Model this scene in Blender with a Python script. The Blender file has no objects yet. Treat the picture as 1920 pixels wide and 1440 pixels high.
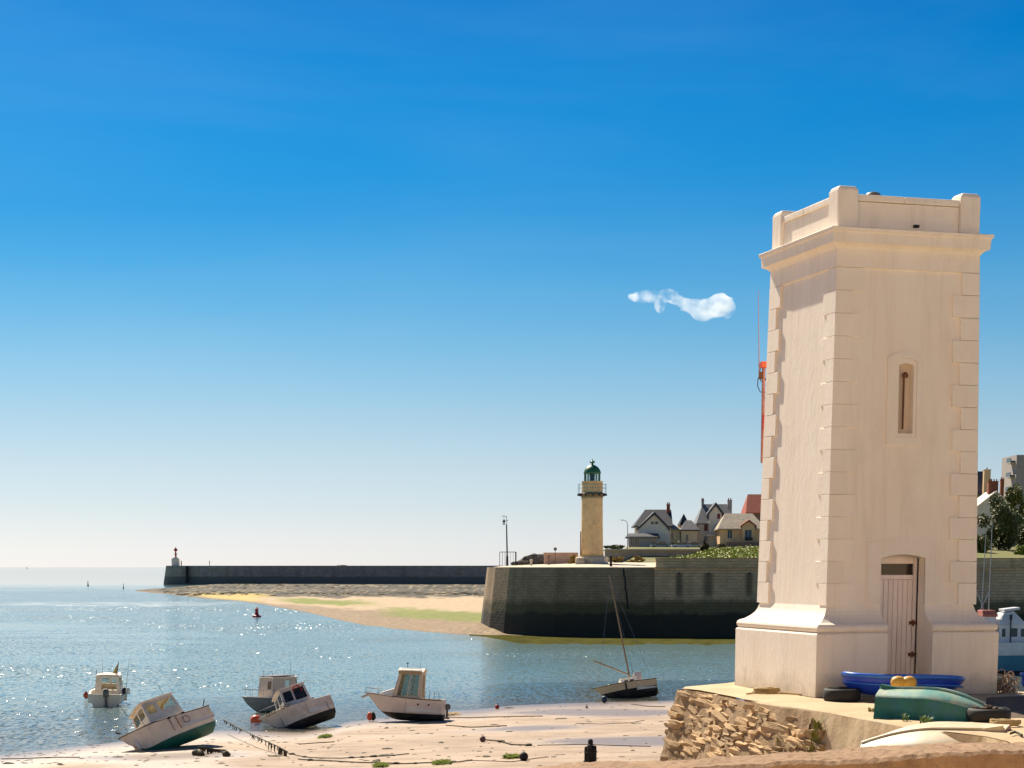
import bpy, bmesh, math, random
from mathutils import Vector, Matrix, Euler, noise
R = random.Random(11)
V = Vector
sc = bpy.context.scene
COL = sc.collection

# ------------------------------------------------------------------ camera
F, HZ, PIT, EYE = 3475.0, 1063.0, 0.141, 10.0
CP, SP = math.cos(PIT), math.sin(PIT)
PY = HZ + F * math.tan(PIT)
cam = bpy.data.cameras.new('camera'); camo = bpy.data.objects.new('camera', cam); COL.objects.link(camo)
camo.location = (0, 0, EYE); camo.rotation_euler = (math.pi / 2 - PIT, 0, 0)
cam.sensor_width = 36; cam.lens = F / 1920 * 36; cam.shift_y = (PY - 720) / 1920
cam.clip_start = 0.5; cam.clip_end = 120000
sc.camera = camo

# ------------------------------------------------------------------ light
SUN_AZ, SUN_EL = math.radians(26.2), math.radians(45)      # azimuth to the left of the view axis
tosun = V((-math.sin(SUN_AZ) * math.cos(SUN_EL), math.cos(SUN_AZ) * math.cos(SUN_EL), math.sin(SUN_EL)))
sun = bpy.data.lights.new('sun', 'SUN'); suno = bpy.data.objects.new('sun', sun); COL.objects.link(suno)
sun.energy = 5.0; sun.angle = math.radians(0.5); sun.color = (1, 0.89, 0.73)
suno.rotation_euler = tosun.to_track_quat('Z', 'Y').to_euler()
w = bpy.data.worlds.new('World'); sc.world = w; w.use_nodes = True
nt = w.node_tree; nt.nodes.clear()
def wn(t, **k):
    n = nt.nodes.new(t)
    for a, b in k.items(): setattr(n, a, b)
    return n
sky = wn('ShaderNodeTexSky', sky_type='NISHITA', sun_disc=False, sun_elevation=SUN_EL, sun_rotation=-SUN_AZ,
         altitude=0, air_density=0.7, dust_density=0.3, ozone_density=5.0)
bg = wn('ShaderNodeBackground'); wo = wn('ShaderNodeOutputWorld')
tc = wn('ShaderNodeTexCoord'); sx = wn('ShaderNodeSeparateXYZ'); rp = wn('ShaderNodeValToRGB'); mx = wn('ShaderNodeMix', data_type='RGBA', blend_type='MULTIPLY')
mx.inputs['Factor'].default_value = 1
nt.links.new(tc.outputs['Generated'], sx.inputs[0]); nt.links.new(sx.outputs['Z'], rp.inputs[0])
SKYRAMP = [(0.0003, (0.628, 0.601, 0.658)), (0.0177, (0.619, 0.563, 0.576)), (0.0317, (0.6, 0.548, 0.531)), (0.0526, (0.592, 0.547, 0.5)), (0.0732, (0.534, 0.545, 0.49)), (0.1004, (0.403, 0.537, 0.508)), (0.1272, (0.27, 0.512, 0.525)), (0.1535, (0.156, 0.479, 0.543)), (0.1792, (0.076, 0.438, 0.557)), (0.2044, (0.04, 0.428, 0.575)), (0.2291, (0.017, 0.412, 0.586)), (0.2531, (0.007, 0.392, 0.588)), (0.2764, (0.003, 0.365, 0.579)), (0.6, (0.016, 0.282, 0.439)), (1.0, (0.024, 0.235, 0.369))]      # clear maritime air: deep blue overhead, pale at the horizon
el = rp.color_ramp.elements
for i, (p, c) in enumerate(SKYRAMP):
    e = el[i] if i < 2 else el.new(p)
    e.position = p; e.color = (*c, 1)
nt.links.new(sky.outputs[0], mx.inputs['A']); nt.links.new(rp.outputs[0], mx.inputs['B'])
# thin high haze, drawn out sideways
mpw = wn('ShaderNodeMapping'); mpw.inputs['Scale'].default_value = (1.6, 1.2, 7.5); mpw.inputs['Rotation'].default_value = (0.12, 0.1, 0)
nzw = wn('ShaderNodeTexNoise'); nzw.inputs['Scale'].default_value = 1.5; nzw.inputs['Detail'].default_value = 5; nzw.inputs['Roughness'].default_value = 0.5; nzw.inputs['Distortion'].default_value = 0.4
rw = wn('ShaderNodeMapRange', interpolation_type='SMOOTHSTEP'); rw.inputs['From Min'].default_value = 0.36; rw.inputs['From Max'].default_value = 0.72; rw.inputs['To Max'].default_value = 0.06
hz_ = wn('ShaderNodeMix', data_type='RGBA'); hz_.inputs['B'].default_value = (3.9, 5.1, 5.7, 1)
nt.links.new(tc.outputs['Generated'], mpw.inputs[0]); nt.links.new(mpw.outputs[0], nzw.inputs['Vector']); nt.links.new(nzw.outputs[0], rw.inputs[0])
nt.links.new(rw.outputs[0], hz_.inputs['Factor']); nt.links.new(mx.outputs['Result'], hz_.inputs['A'])
nt.links.new(hz_.outputs['Result'], bg.inputs[0]); bg.inputs[1].default_value = 0.1
nt.links.new(bg.outputs[0], wo.inputs[0])
vs_ = sc.view_settings
vs_.view_transform = 'Standard'; vs_.look = 'None'; vs_.gamma = 1; vs_.use_curve_mapping = False
vs_.exposure = 0.75
sc.render.engine = 'CYCLES'
sc.cycles.max_bounces = 8; sc.cycles.transparent_max_bounces = 16; sc.cycles.sample_clamp_indirect = 6
sc.cycles.volume_max_steps = 256; sc.cycles.volume_bounces = 8; sc.cycles.max_bounces = 12
sc.cycles.use_denoising = True

# ------------------------------------------------------------------ helpers
def ray(px, py):
    a = (px - 960) / F; b = (PY - py) / F
    return V((a, CP + b * SP, -SP + b * CP))
def G(px, py, z=0.0):                       # point of the plane z
    d = ray(px, py); t = (z - EYE) / d.z
    return V((d.x * t, d.y * t, z))
def A(px, py, Y):                           # point at depth Y
    d = ray(px, py); t = Y / d.y
    return V((d.x * t, Y, EYE + d.z * t))
def lerp(a, b, t): return a + (b - a) * t
def interp(tab, x):
    if x <= tab[0][0]: return tab[0][1]
    for (x0, y0), (x1, y1) in zip(tab, tab[1:]):
        if x <= x1: return y0 + (y1 - y0) * (x - x0) / (x1 - x0)
    return tab[-1][1]
def fbm(p, o=4): return noise.fractal(p, 0.8, 2.1, o)
def smooth(a, b, x):
    t = max(0, min(1, (x - a) / (b - a))); return t * t * (3 - 2 * t)

class MB:
    def __init__(s): s.v = []; s.f = []; s.m = []; s.c = None
    def add(s, vs, fs, mi=0):
        o = len(s.v); s.v += [V(p) for p in vs]; s.f += [tuple(i + o for i in f) for f in fs]; s.m += [mi] * len(fs); return s
    def quad(s, a, b, c, d, mi=0): return s.add([a, b, c, d], [(0, 1, 2, 3)], mi)
    def hexa(s, p, mi=0):                   # p: 4 bottom then 4 top
        return s.add(p, [(3, 2, 1, 0), (4, 5, 6, 7), (0, 1, 5, 4), (1, 2, 6, 5), (2, 3, 7, 6), (3, 0, 4, 7)], mi)
    def box(s, c, d, rz=0, mi=0, M=None):
        x, y, z = d[0] / 2, d[1] / 2, d[2] / 2
        ps = [V(q) for q in ((-x, -y, -z), (x, -y, -z), (x, y, -z), (-x, y, -z), (-x, -y, z), (x, -y, z), (x, y, z), (-x, y, z))]
        m = M if M is not None else Matrix.Rotation(rz, 3, 'Z')
        return s.hexa([V(c) + m @ q for q in ps], mi)
    def b2(s, x0, x1, y0, y1, z0, z1, mi=0): return s.box(((x0 + x1) / 2, (y0 + y1) / 2, (z0 + z1) / 2), (abs(x1 - x0), abs(y1 - y0), abs(z1 - z0)), 0, mi)
    def tube(s, pts, r, n=6, mi=0, closed=False):
        pts = [V(p) for p in pts]; rs = r if isinstance(r, (list, tuple)) else [r] * len(pts)
        o = len(s.v); k = len(pts); up = None
        for i, p in enumerate(pts):
            if closed: t = pts[(i + 1) % k] - pts[i - 1]
            else: t = pts[min(i + 1, k - 1)] - pts[max(i - 1, 0)]
            t.normalize()
            if up is None: up = t.orthogonal()
            up = (up - t * up.dot(t)).normalized(); sd = t.cross(up)
            for j in range(n):
                a = 2 * math.pi * j / n; s.v.append(p + (up * math.cos(a) + sd * math.sin(a)) * rs[i])
        for i in range(k if closed else k - 1):
            i2 = (i + 1) % k
            for j in range(n):
                s.f.append((o + i * n + j, o + i * n + (j + 1) % n, o + i2 * n + (j + 1) % n, o + i2 * n + j)); s.m.append(mi)
        if not closed:
            s.f.append(tuple(o + j for j in reversed(range(n)))); s.m.append(mi)
            s.f.append(tuple(o + (k - 1) * n + j for j in range(n))); s.m.append(mi)
        return s
    def lathe(s, prof, n=16, c=(0, 0, 0), mi=0, closed=False):
        o = len(s.v); c = V(c); k = len(prof)
        for r, z in prof:
            for j in range(n):
                a = 2 * math.pi * j / n; s.v.append(c + V((r * math.cos(a), r * math.sin(a), z)))
        for i in range(k if closed else k - 1):
            i2 = (i + 1) % k
            for j in range(n):
                s.f.append((o + i * n + j, o + i * n + (j + 1) % n, o + i2 * n + (j + 1) % n, o + i2 * n + j)); s.m.append(mi)
        if not closed:
            s.f.append(tuple(o + j for j in reversed(range(n)))); s.m.append(mi)
            s.f.append(tuple(o + (k - 1) * n + j for j in range(n))); s.m.append(mi)
        return s
    def loft(s, rings, cap=True, mi=0, closed=True):
        n = len(rings[0]); o = len(s.v)
        for r in rings: s.v += [V(p) for p in r]
        for i in range(len(rings) - 1):
            for j in range(n if closed else n - 1):
                s.f.append((o + i * n + j, o + i * n + (j + 1) % n, o + (i + 1) * n + (j + 1) % n, o + (i + 1) * n + j)); s.m.append(mi)
        if cap:
            s.f.append(tuple(o + j for j in reversed(range(n)))); s.m.append(mi)
            s.f.append(tuple(o + (len(rings) - 1) * n + j for j in range(n))); s.m.append(mi)
        return s
    def prism(s, poly, y0, y1, mi=0):       # poly in x,z extruded along y
        n = len(poly)
        s.add([(x, y0, z) for x, z in poly] + [(x, y1, z) for x, z in poly],
              [tuple(range(n)), tuple(range(2 * n - 1, n - 1, -1))] + [(i, i + n, (i + 1) % n + n, (i + 1) % n) for i in range(n)], mi); return s
    def panel(s, p00, p10, p11, p01, ops, t, mi=0):
        p00, p10, p11, p01 = map(V, (p00, p10, p11, p01))
        n = (p10 - p00).cross(p01 - p00).normalized()
        P = lambda u, v: (p00 * (1 - u) + p10 * u) * (1 - v) + (p01 * (1 - u) + p11 * u) * v
        us = sorted({0, 1} | {o[0] for o in ops} | {o[2] for o in ops}); vs = sorted({0, 1} | {o[1] for o in ops} | {o[3] for o in ops})
        def solid(i, j):
            if i < 0 or j < 0 or i >= len(us) - 1 or j >= len(vs) - 1: return False
            u, v = (us[i] + us[i + 1]) / 2, (vs[j] + vs[j + 1]) / 2
            return not any(o[0] < u < o[2] and o[1] < v < o[3] for o in ops)
        for i in range(len(us) - 1):
            for j in range(len(vs) - 1):
                if not solid(i, j): continue
                a, b, c, d = P(us[i], vs[j]), P(us[i + 1], vs[j]), P(us[i + 1], vs[j + 1]), P(us[i], vs[j + 1])
                A_, B_, C_, D_ = (q - n * t for q in (a, b, c, d))
                s.quad(a, b, c, d, mi); s.quad(B_, A_, D_, C_, mi)
                if not solid(i, j - 1): s.quad(A_, B_, b, a, mi)
                if not solid(i, j + 1): s.quad(d, c, C_, D_, mi)
                if not solid(i - 1, j): s.quad(A_, a, d, D_, mi)
                if not solid(i + 1, j): s.quad(b, B_, C_, c, mi)
        s.P = P; s.n = n
        return s
    def slab(s, P, n, op, dep, th, mi=0):   # thin slab filling an opening of a panel
        u0, v0, u1, v1 = op
        q = [P(u0, v0), P(u1, v0), P(u1, v1), P(u0, v1)]
        return s.hexa([p - n * dep for p in q][0:4] + [p - n * (dep + th) for p in q], mi)
    def build(s, name, mats, parent=None, smooth=False, bevel=0, recalc=True, attrs=None):
        me = bpy.data.meshes.new(name); me.from_pydata(s.v, [], s.f)
        ms = mats if isinstance(mats, (list, tuple)) else [mats]
        for m in ms: me.materials.append(m)
        if len(ms) > 1: me.polygons.foreach_set('material_index', s.m)
        if recalc:
            bm = bmesh.new(); bm.from_mesh(me); bmesh.ops.recalc_face_normals(bm, faces=bm.faces); bm.to_mesh(me); bm.free()
        if smooth: me.polygons.foreach_set('use_smooth', [True] * len(me.polygons))
        if attrs:
            for an, vals in attrs.items():
                if isinstance(vals[0], (int, float)):
                    at = me.attributes.new(an, 'FLOAT', 'POINT'); at.data.foreach_set('value', vals)
                else:
                    at = me.attributes.new(an, 'FLOAT_COLOR', 'POINT'); at.data.foreach_set('color', [q for c in vals for q in (*c, 1)])
        me.update()
        o = bpy.data.objects.new(name, me); COL.objects.link(o)
        if parent: o.parent = parent
        if bevel:
            b = o.modifiers.new('bevel', 'BEVEL'); b.width = bevel; b.segments = 2; b.limit_method = 'ANGLE'; b.angle_limit = math.radians(35)
        return o

def tag(o, label=None, cat=None, group=None, kind=None):
    if label: o['label'] = label
    if cat: o['category'] = cat
    if group: o['group'] = group
    if kind: o['kind'] = kind
    return o
def thing(name, label, cat, loc=(0, 0, 0), rot=(0, 0, 0), group=None):
    o = bpy.data.objects.new(name, None); COL.objects.link(o); o.location = loc; o.rotation_euler = rot
    o.empty_display_size = 0.3
    return tag(o, label, cat, group)
def copy_tree(o, parent=None):
    c = o.copy(); COL.objects.link(c)
    if parent: c.parent = parent
    for ch in [x for x in bpy.data.objects if x.parent == o and x != c]: copy_tree(ch, c)
    return c

# ------------------------------------------------------------------ materials
def node_mat(name):
    m = bpy.data.materials.new(name); m.use_nodes = True
    return m, m.node_tree, m.node_tree.nodes['Principled BSDF']
def M(name, c1, c2=None, rough=0.6, scale=4, bump=0.0, bscale=None, metal=0.0, stretch=(1, 1, 1), rnd=0.0, dirt=None, dscale=1.5, damt=0.5, coord='Object', spec=0.5, streak=None, grime=None):
    m, t, p = node_mat(name); L = t.links.new; N = t.nodes.new
    p.inputs['Roughness'].default_value = rough; p.inputs['Metallic'].default_value = metal; p.inputs['Specular IOR Level'].default_value = spec
    c2 = c2 or tuple(q * 0.8 for q in c1)
    co = N('ShaderNodeTexCoord'); mp = N('ShaderNodeMapping'); mp.inputs['Scale'].default_value = stretch
    L(co.outputs[coord], mp.inputs[0])
    nz = N('ShaderNodeTexNoise'); nz.inputs['Scale'].default_value = scale; nz.inputs['Detail'].default_value = 7; nz.inputs['Roughness'].default_value = 0.62
    L(mp.outputs[0], nz.inputs['Vector'])
    cr = N('ShaderNodeValToRGB'); cr.color_ramp.elements[0].position = 0.35; cr.color_ramp.elements[1].position = 0.66
    cr.color_ramp.elements[0].color = (*c2, 1); cr.color_ramp.elements[1].color = (*c1, 1)
    L(nz.outputs[0], cr.inputs[0]); out = cr.outputs[0]
    if dirt:
        n2 = N('ShaderNodeTexNoise'); n2.inputs['Scale'].default_value = dscale; n2.inputs['Detail'].default_value = 9; n2.inputs['Roughness'].default_value = 0.7
        L(mp.outputs[0], n2.inputs['Vector'])
        r2 = N('ShaderNodeValToRGB'); r2.color_ramp.elements[0].position = 0.5; r2.color_ramp.elements[1].position = 0.72
        r2.color_ramp.elements[0].color = (0, 0, 0, 1); r2.color_ramp.elements[1].color = (damt,) * 3 + (1,)
        L(n2.outputs[0], r2.inputs[0])
        mi = N('ShaderNodeMix'); mi.data_type = 'RGBA'; L(r2.outputs[0], mi.inputs['Factor']); L(out, mi.inputs['A']); mi.inputs['B'].default_value = (*dirt, 1)
        out = mi.outputs['Result']
    if streak:                                # weather streaks running down
        m4 = N('ShaderNodeMapping'); m4.inputs['Scale'].default_value = (7, 7, .35); L(co.outputs[coord], m4.inputs[0])
        n4 = N('ShaderNodeTexNoise'); n4.inputs['Scale'].default_value = 1; n4.inputs['Detail'].default_value = 8; n4.inputs['Roughness'].default_value = .7; L(m4.outputs[0], n4.inputs['Vector'])
        r4 = N('ShaderNodeMapRange'); r4.inputs['From Min'].default_value = .50; r4.inputs['From Max'].default_value = .78; r4.inputs['To Max'].default_value = streak[1]; L(n4.outputs[0], r4.inputs[0])
        q4 = N('ShaderNodeMix'); q4.data_type = 'RGBA'; L(r4.outputs[0], q4.inputs['Factor']); L(out, q4.inputs['A']); q4.inputs['B'].default_value = (*streak[0], 1); out = q4.outputs['Result']
    if grime:                                 # damp, greenish grime rising from the ground
        sg = N('ShaderNodeSeparateXYZ'); L(co.outputs[coord], sg.inputs[0])
        g5 = N('ShaderNodeTexNoise'); g5.inputs['Scale'].default_value = 3.5; g5.inputs['Detail'].default_value = 8; g5.inputs['Roughness'].default_value = .7; L(co.outputs[coord], g5.inputs['Vector'])
        ma = N('ShaderNodeMath'); ma.operation = 'MULTIPLY_ADD'; L(g5.outputs[0], ma.inputs[0]); ma.inputs[1].default_value = -.9; L(sg.outputs['Z'], ma.inputs[2])
        mg = N('ShaderNodeMapRange'); mg.interpolation_type = 'SMOOTHSTEP'; mg.inputs['From Min'].default_value = .02; mg.inputs['From Max'].default_value = -.52; mg.inputs['To Max'].default_value = .55; L(ma.outputs[0], mg.inputs[0])
        q5 = N('ShaderNodeMix'); q5.data_type = 'RGBA'; L(mg.outputs[0], q5.inputs['Factor']); L(out, q5.inputs['A']); q5.inputs['B'].default_value = (*grime, 1); out = q5.outputs['Result']
    if rnd:
        oi = N('ShaderNodeObjectInfo'); mr = N('ShaderNodeMapRange'); mr.inputs['To Min'].default_value = 1 - rnd; mr.inputs['To Max'].default_value = 1 + rnd
        L(oi.outputs['Random'], mr.inputs[0])
        hs = N('ShaderNodeHueSaturation'); L(mr.outputs[0], hs.inputs['Value']); L(out, hs.inputs['Color']); out = hs.outputs[0]
    L(out, p.inputs['Base Color'])
    if bump:
        b3 = N('ShaderNodeTexNoise'); b3.inputs['Scale'].default_value = bscale or scale * 4; b3.inputs['Detail'].default_value = 8; b3.inputs['Roughness'].default_value = 0.65
        L(mp.outputs[0], b3.inputs['Vector'])
        bp = N('ShaderNodeBump'); bp.inputs['Strength'].default_value = 1; bp.inputs['Distance'].default_value = bump
        L(b3.outputs[0], bp.inputs['Height']); L(bp.outputs[0], p.inputs['Normal'])
    return m
def glass(name, tint=(0.6, 0.66, 0.66), mixf=0.55, rough=0.03, body=(0.03, 0.035, 0.04)):
    m, t, p = node_mat(name); L = t.links.new
    p.inputs['Base Color'].default_value = (*body, 1); p.inputs['Roughness'].default_value = rough
    tr = t.nodes.new('ShaderNodeBsdfTransparent'); tr.inputs[0].default_value = (*tint, 1)
    ms = t.nodes.new('ShaderNodeMixShader'); ms.inputs[0].default_value = mixf
    L(tr.outputs[0], ms.inputs[1]); L(p.outputs[0], ms.inputs[2]); L(ms.outputs[0], t.nodes['Material Output'].inputs[0]); return m

paint = M('tower_paint', (0.95, 0.855, 0.72), (0.925, 0.815, 0.67), 0.75, 1.3, 0.008, 9, streak=((0.60, 0.47, 0.34), 0.30), grime=(0.36, 0.30, 0.20), stretch=(1, 1, 0.45), dirt=(0.62, 0.52, 0.42), dscale=1.8, damt=0.28)
paint_q = M('quoin_paint', (0.95, 0.86, 0.73), (0.925, 0.82, 0.68), 0.75, 2.5, 0.007, 12, rnd=0.035, streak=((0.62, 0.48, 0.35), 0.22))
door_paint = M('door_paint', (0.95, 0.84, 0.78), (0.90, 0.78, 0.71), 0.6, 3, 0.002, 20, stretch=(4, 4, 0.4), dirt=(0.5, 0.4, 0.34), damt=0.35, rnd=0.04)
dark_gap = M('dark_gap', (0.02, 0.018, 0.015), rough=0.8)
niche_mat = M('niche_board', (0.80, 0.66, 0.50), (0.62, 0.49, 0.36), 0.8, 3, 0.004, stretch=(3, 3, 0.5), dirt=(0.36, 0.20, 0.10), damt=0.6)
rust = M('rust', (0.20, 0.075, 0.03), (0.10, 0.04, 0.02), 0.85, 6, 0.004)
white_gel = M('white_gelcoat', (0.93, 0.86, 0.74), (0.86, 0.78, 0.65), 0.35, 2.2, 0, dirt=(0.42, 0.36, 0.27), dscale=2.2, damt=0.4)
cream_gel = M('cream_gelcoat', (0.93, 0.80, 0.62), (0.86, 0.72, 0.54), 0.4, 2, 0, dirt=(0.42, 0.34, 0.24), dscale=2.5, damt=0.45)
grey_gel = M('grey_gelcoat', (0.86, 0.74, 0.60), (0.70, 0.58, 0.46), 0.45, 2, 0, dirt=(0.25, 0.2, 0.15), damt=0.5)
orange_trim = M('ochre_canvas', (0.72, 0.46, 0.20), (0.62, 0.38, 0.16), 0.6, 3)
black_af = M('black_antifouling', (0.025, 0.022, 0.02), (0.012, 0.012, 0.012), 0.7, 4, 0, dirt=(0.12, 0.10, 0.06), damt=0.4)
brown_af = M('brown_antifouling', (0.13, 0.10, 0.08), (0.07, 0.055, 0.045), 0.7, 4)
green_af = M('green_antifouling', (0.01, 0.17, 0.12), (0.008, 0.11, 0.08), 0.5, 4, dirt=(0.05, 0.08, 0.05), damt=0.4)
rubber = M('black_rubber', (0.025, 0.023, 0.022), (0.014, 0.014, 0.014), 0.75, 9, 0.003)
steel = M('grey_steel', (0.35, 0.35, 0.34), (0.25, 0.25, 0.25), 0.35, 6, metal=0.7)
dark_iron = M('dark_iron', (0.03, 0.035, 0.035), (0.018, 0.02, 0.02), 0.6, 6)
motor_grey = M('motor_grey', (0.16, 0.14, 0.13), (0.10, 0.09, 0.085), 0.4, 6)
wood = M('varnished_wood', (0.50, 0.30, 0.12), (0.36, 0.20, 0.08), 0.45, 3, stretch=(1, 1, 6))
orange_p = M('orange_plastic', (0.80, 0.13, 0.04), (0.66, 0.09, 0.03), 0.45, 5)
red_p = M('red_paint', (0.55, 0.03, 0.02), (0.36, 0.02, 0.015), 0.5, 5)
yellow_p = M('yellow_plastic', (0.72, 0.42, 0.06), (0.6, 0.33, 0.05), 0.5, 6)
blue_p = M('blue_plastic', (0.015, 0.07, 0.62), (0.012, 0.05, 0.48), 0.32, 3, dirt=(0.06, 0.13, 0.5), damt=0.5)
blue_rail = M('pale_blue_rail', (0.05, 0.2, 0.72), (0.03, 0.13, 0.62), 0.3, 3)
green_p = M('green_weathered', (0.02, 0.17, 0.13), (0.012, 0.10, 0.08), 0.5, 2.5, 0.003, 8, dirt=(0.03, 0.14, 0.26), dscale=3.2, damt=0.8)
green_top = M('green_bottom_lit_worn', (0.42, 0.50, 0.38), (0.12, 0.36, 0.34), 0.4, 3.2, 0.003, 8, dirt=(0.62, 0.55, 0.34), dscale=2.2, damt=0.8)  # bottom coloured pale for the sun falling on it, with worn tan patches
cream_boat = M('cream_worn', (0.66, 0.57, 0.39), (0.54, 0.43, 0.27), 0.55, 2, 0.002, 8, dirt=(0.55, 0.66, 0.66), dscale=1.5, damt=0.7)
brown_boat = M('red_brown_paint', (0.36, 0.20, 0.14), (0.28, 0.15, 0.1), 0.6, 3)
rope_m = M('straw_rope', (0.52, 0.38, 0.18), (0.34, 0.23, 0.1), 0.9, 14)
rope_dk = M('weedy_rope', (0.10, 0.085, 0.045), (0.05, 0.045, 0.03), 0.9, 3)
net_m = M('pale_net', (0.50, 0.40, 0.33), (0.28, 0.2, 0.15), 0.9, 8, 0.02)
cab_glass = glass('cabin_glass', (0.85, 0.88, 0.84), 0.22)
dark_glass = glass('dark_glass', (0.3, 0.3, 0.3), 0.8)
win_glass = M('window_glass', (0.03, 0.045, 0.055), (0.015, 0.02, 0.03), 0.08, 3)
red_shut = M('red_shutter', (0.20, 0.03, 0.03), rough=0.6)
blue_shut = M('blue_shutter', (0.06, 0.12, 0.17), rough=0.5)
slate = M('slate', (0.055, 0.06, 0.08), (0.03, 0.034, 0.05), 0.55, 1.6, 0.03, 3)
slate_lt = M('grey_slate', (0.28, 0.26, 0.25), (0.18, 0.17, 0.17), 0.6, 1.2, 0.03, 3)
tile_pale = M('pale_tile', (0.52, 0.42, 0.30), (0.32, 0.26, 0.19), 0.75, 1.5, 0.04, 3)
tile_red = M('red_tile', (0.50, 0.11, 0.05), (0.36, 0.07, 0.035), 0.7, 1.5, 0.04, 3)
brick = M('red_brick', (0.34, 0.10, 0.05), (0.22, 0.07, 0.035), 0.85, 2, 0.02)
wall_white = M('white_render', (0.92, 0.80, 0.66), (0.86, 0.73, 0.59), 0.85, 0.6, dirt=(0.5, 0.42, 0.35), dscale=0.5, damt=0.4)
wall_cream = M('cream_render', (0.88, 0.70, 0.45), (0.80, 0.62, 0.38), 0.85, 0.6)
wall_ochre = M('ochre_render', (0.84, 0.57, 0.32), (0.74, 0.48, 0.26), 0.85, 0.6)
wall_grey = M('grey_render', (0.44, 0.38, 0.34), (0.38, 0.33, 0.3), 0.85, 0.6)
wall_mauve = M('mauve_brick', (0.26, 0.17, 0.14), (0.2, 0.13, 0.11), 0.85, 0.9)  # the wall's own brownish purple
pink_wall = M('pinkish_masonry', (0.62, 0.42, 0.32), (0.48, 0.31, 0.23), 0.9, 0.5, 0.03, 2, dirt=(0.52, 0.40, 0.3), damt=0.6)
pale_conc = M('pale_concrete', (0.66, 0.56, 0.42), (0.56, 0.46, 0.33), 0.9, 0.6, 0.01, 4)
plat_m = M('platform_concrete', (0.60, 0.455, 0.275), (0.50, 0.36, 0.205), 0.9, 1.1, 0.02, 6, dirt=(0.36, 0.24, 0.13), dscale=0.8, damt=0.6)
stone_m = M('rubble_stone', (0.66, 0.45, 0.235), (0.48, 0.31, 0.155), 0.9, 3.5, 0.03, 9, rnd=0.32, dirt=(0.2, 0.14, 0.09), dscale=3, damt=0.5)
mortar_m = M('rubble_mortar', (0.42, 0.28, 0.15), (0.26, 0.17, 0.09), 0.95, 3, 0.04, 9)
fore_m = M('foreground_concrete', (0.39, 0.25, 0.145), (0.28, 0.17, 0.095), 0.92, 2.2, 0.022, 11, dirt=(0.15, 0.085, 0.045), dscale=2.6, damt=0.75)
lh_stone = M('lighthouse_stone', (0.90, 0.62, 0.31), (0.76, 0.50, 0.23), 0.85, 0.9, 0.03, 3, dirt=(0.38, 0.25, 0.12), dscale=1.1, damt=0.5)
lh_green = M('lantern_green', (0.05, 0.19, 0.07), (0.03, 0.12, 0.05), 0.5, 3)
ledge_dk = M('gallery_stone', (0.20, 0.14, 0.07), (0.12, 0.09, 0.05), 0.85, 2)
timber_dk = M('tarred_timber', (0.022, 0.014, 0.009), (0.01, 0.007, 0.005), 0.8, 6, 0.02, stretch=(2, 2, 0.3))
gravel_m = M('dark_gravel', (0.20, 0.14, 0.10), (0.11, 0.075, 0.05), 0.95, 10, 0.04, 25)
leaf_dk = M('dark_leaves', (0.19, 0.19, 0.045), (0.08, 0.09, 0.02), 0.6, 0.6, rnd=0.1)
leaf_yl = M('yellow_green_leaves', (0.26, 0.25, 0.04), (0.13, 0.14, 0.026), 0.6, 0.8)
leaf_lt = M('bright_leaves', (0.40, 0.41, 0.035), (0.24, 0.27, 0.025), 0.65, 0.5)
leaf_dry = M('dry_grass', (0.44, 0.30, 0.07), (0.26, 0.18, 0.045), 0.9, 1)
leaf_red = M('russet_leaves', (0.16, 0.085, 0.025), (0.06, 0.05, 0.018), 0.7, 0.6)
bark = M('bark', (0.10, 0.07, 0.045), (0.05, 0.035, 0.02), 0.9, 5)
weed_m = M('wall_weeds', (0.30, 0.27, 0.04), (0.17, 0.17, 0.03), 0.7, 5)
grass_m = M('hill_grass', (0.12, 0.14, 0.022), (0.20, 0.16, 0.05), 0.9, 0.08, 0.05, 1)
weedrock = M('weedy_rock', (0.050, 0.040, 0.013), (0.022, 0.019, 0.008), 1.0, 0.7, 0.05, 3, spec=0.08)
sail_teal = M('teal_hull', (0.005, 0.19, 0.28), (0.005, 0.15, 0.23), 0.35, 1.5)
white_house = M('white_wheelhouse', (0.72, 0.72, 0.72), (0.62, 0.62, 0.62), 0.45, 1.2, dirt=(0.4, 0.33, 0.27), damt=0.3)

# ------------------------------------------------------------------ shore and water
SHORE = [(-900, 1470), (-60, 1420), (0, 1412), (120, 1399), (240, 1386), (330, 1374), (420, 1366), (500, 1369), (560, 1371), (610, 1364), (650, 1351), (700, 1345),
         (760, 1341), (840, 1331), (900, 1327), (960, 1320), (1050, 1316), (1130, 1314), (1260, 1311), (1600, 1304), (3000, 1285)]
def shoreY(px): return EYE * F / (interp(SHORE, px) - HZ)
def sand_z(x, y):
    px = 960 + F * x / y
    d = shoreY(px) - y
    z = 0.0145 * d if d > 0 else 0.035 * d
    z += 0.035 * noise.noise(V((x * .09, y * .09, 3))) * smooth(0, 6, abs(d)) + 0.02 * noise.noise(V((x * .4, y * .25, 7))) * smooth(-1, 3, d)
    return max(z, -2.5)
def S(px, py):                              # point of the mud under a pixel
    z = 0.2
    for _ in range(6):
        p = G(px, py, z); z = sand_z(p.x, p.y)
    p.z = z; return p

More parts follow.
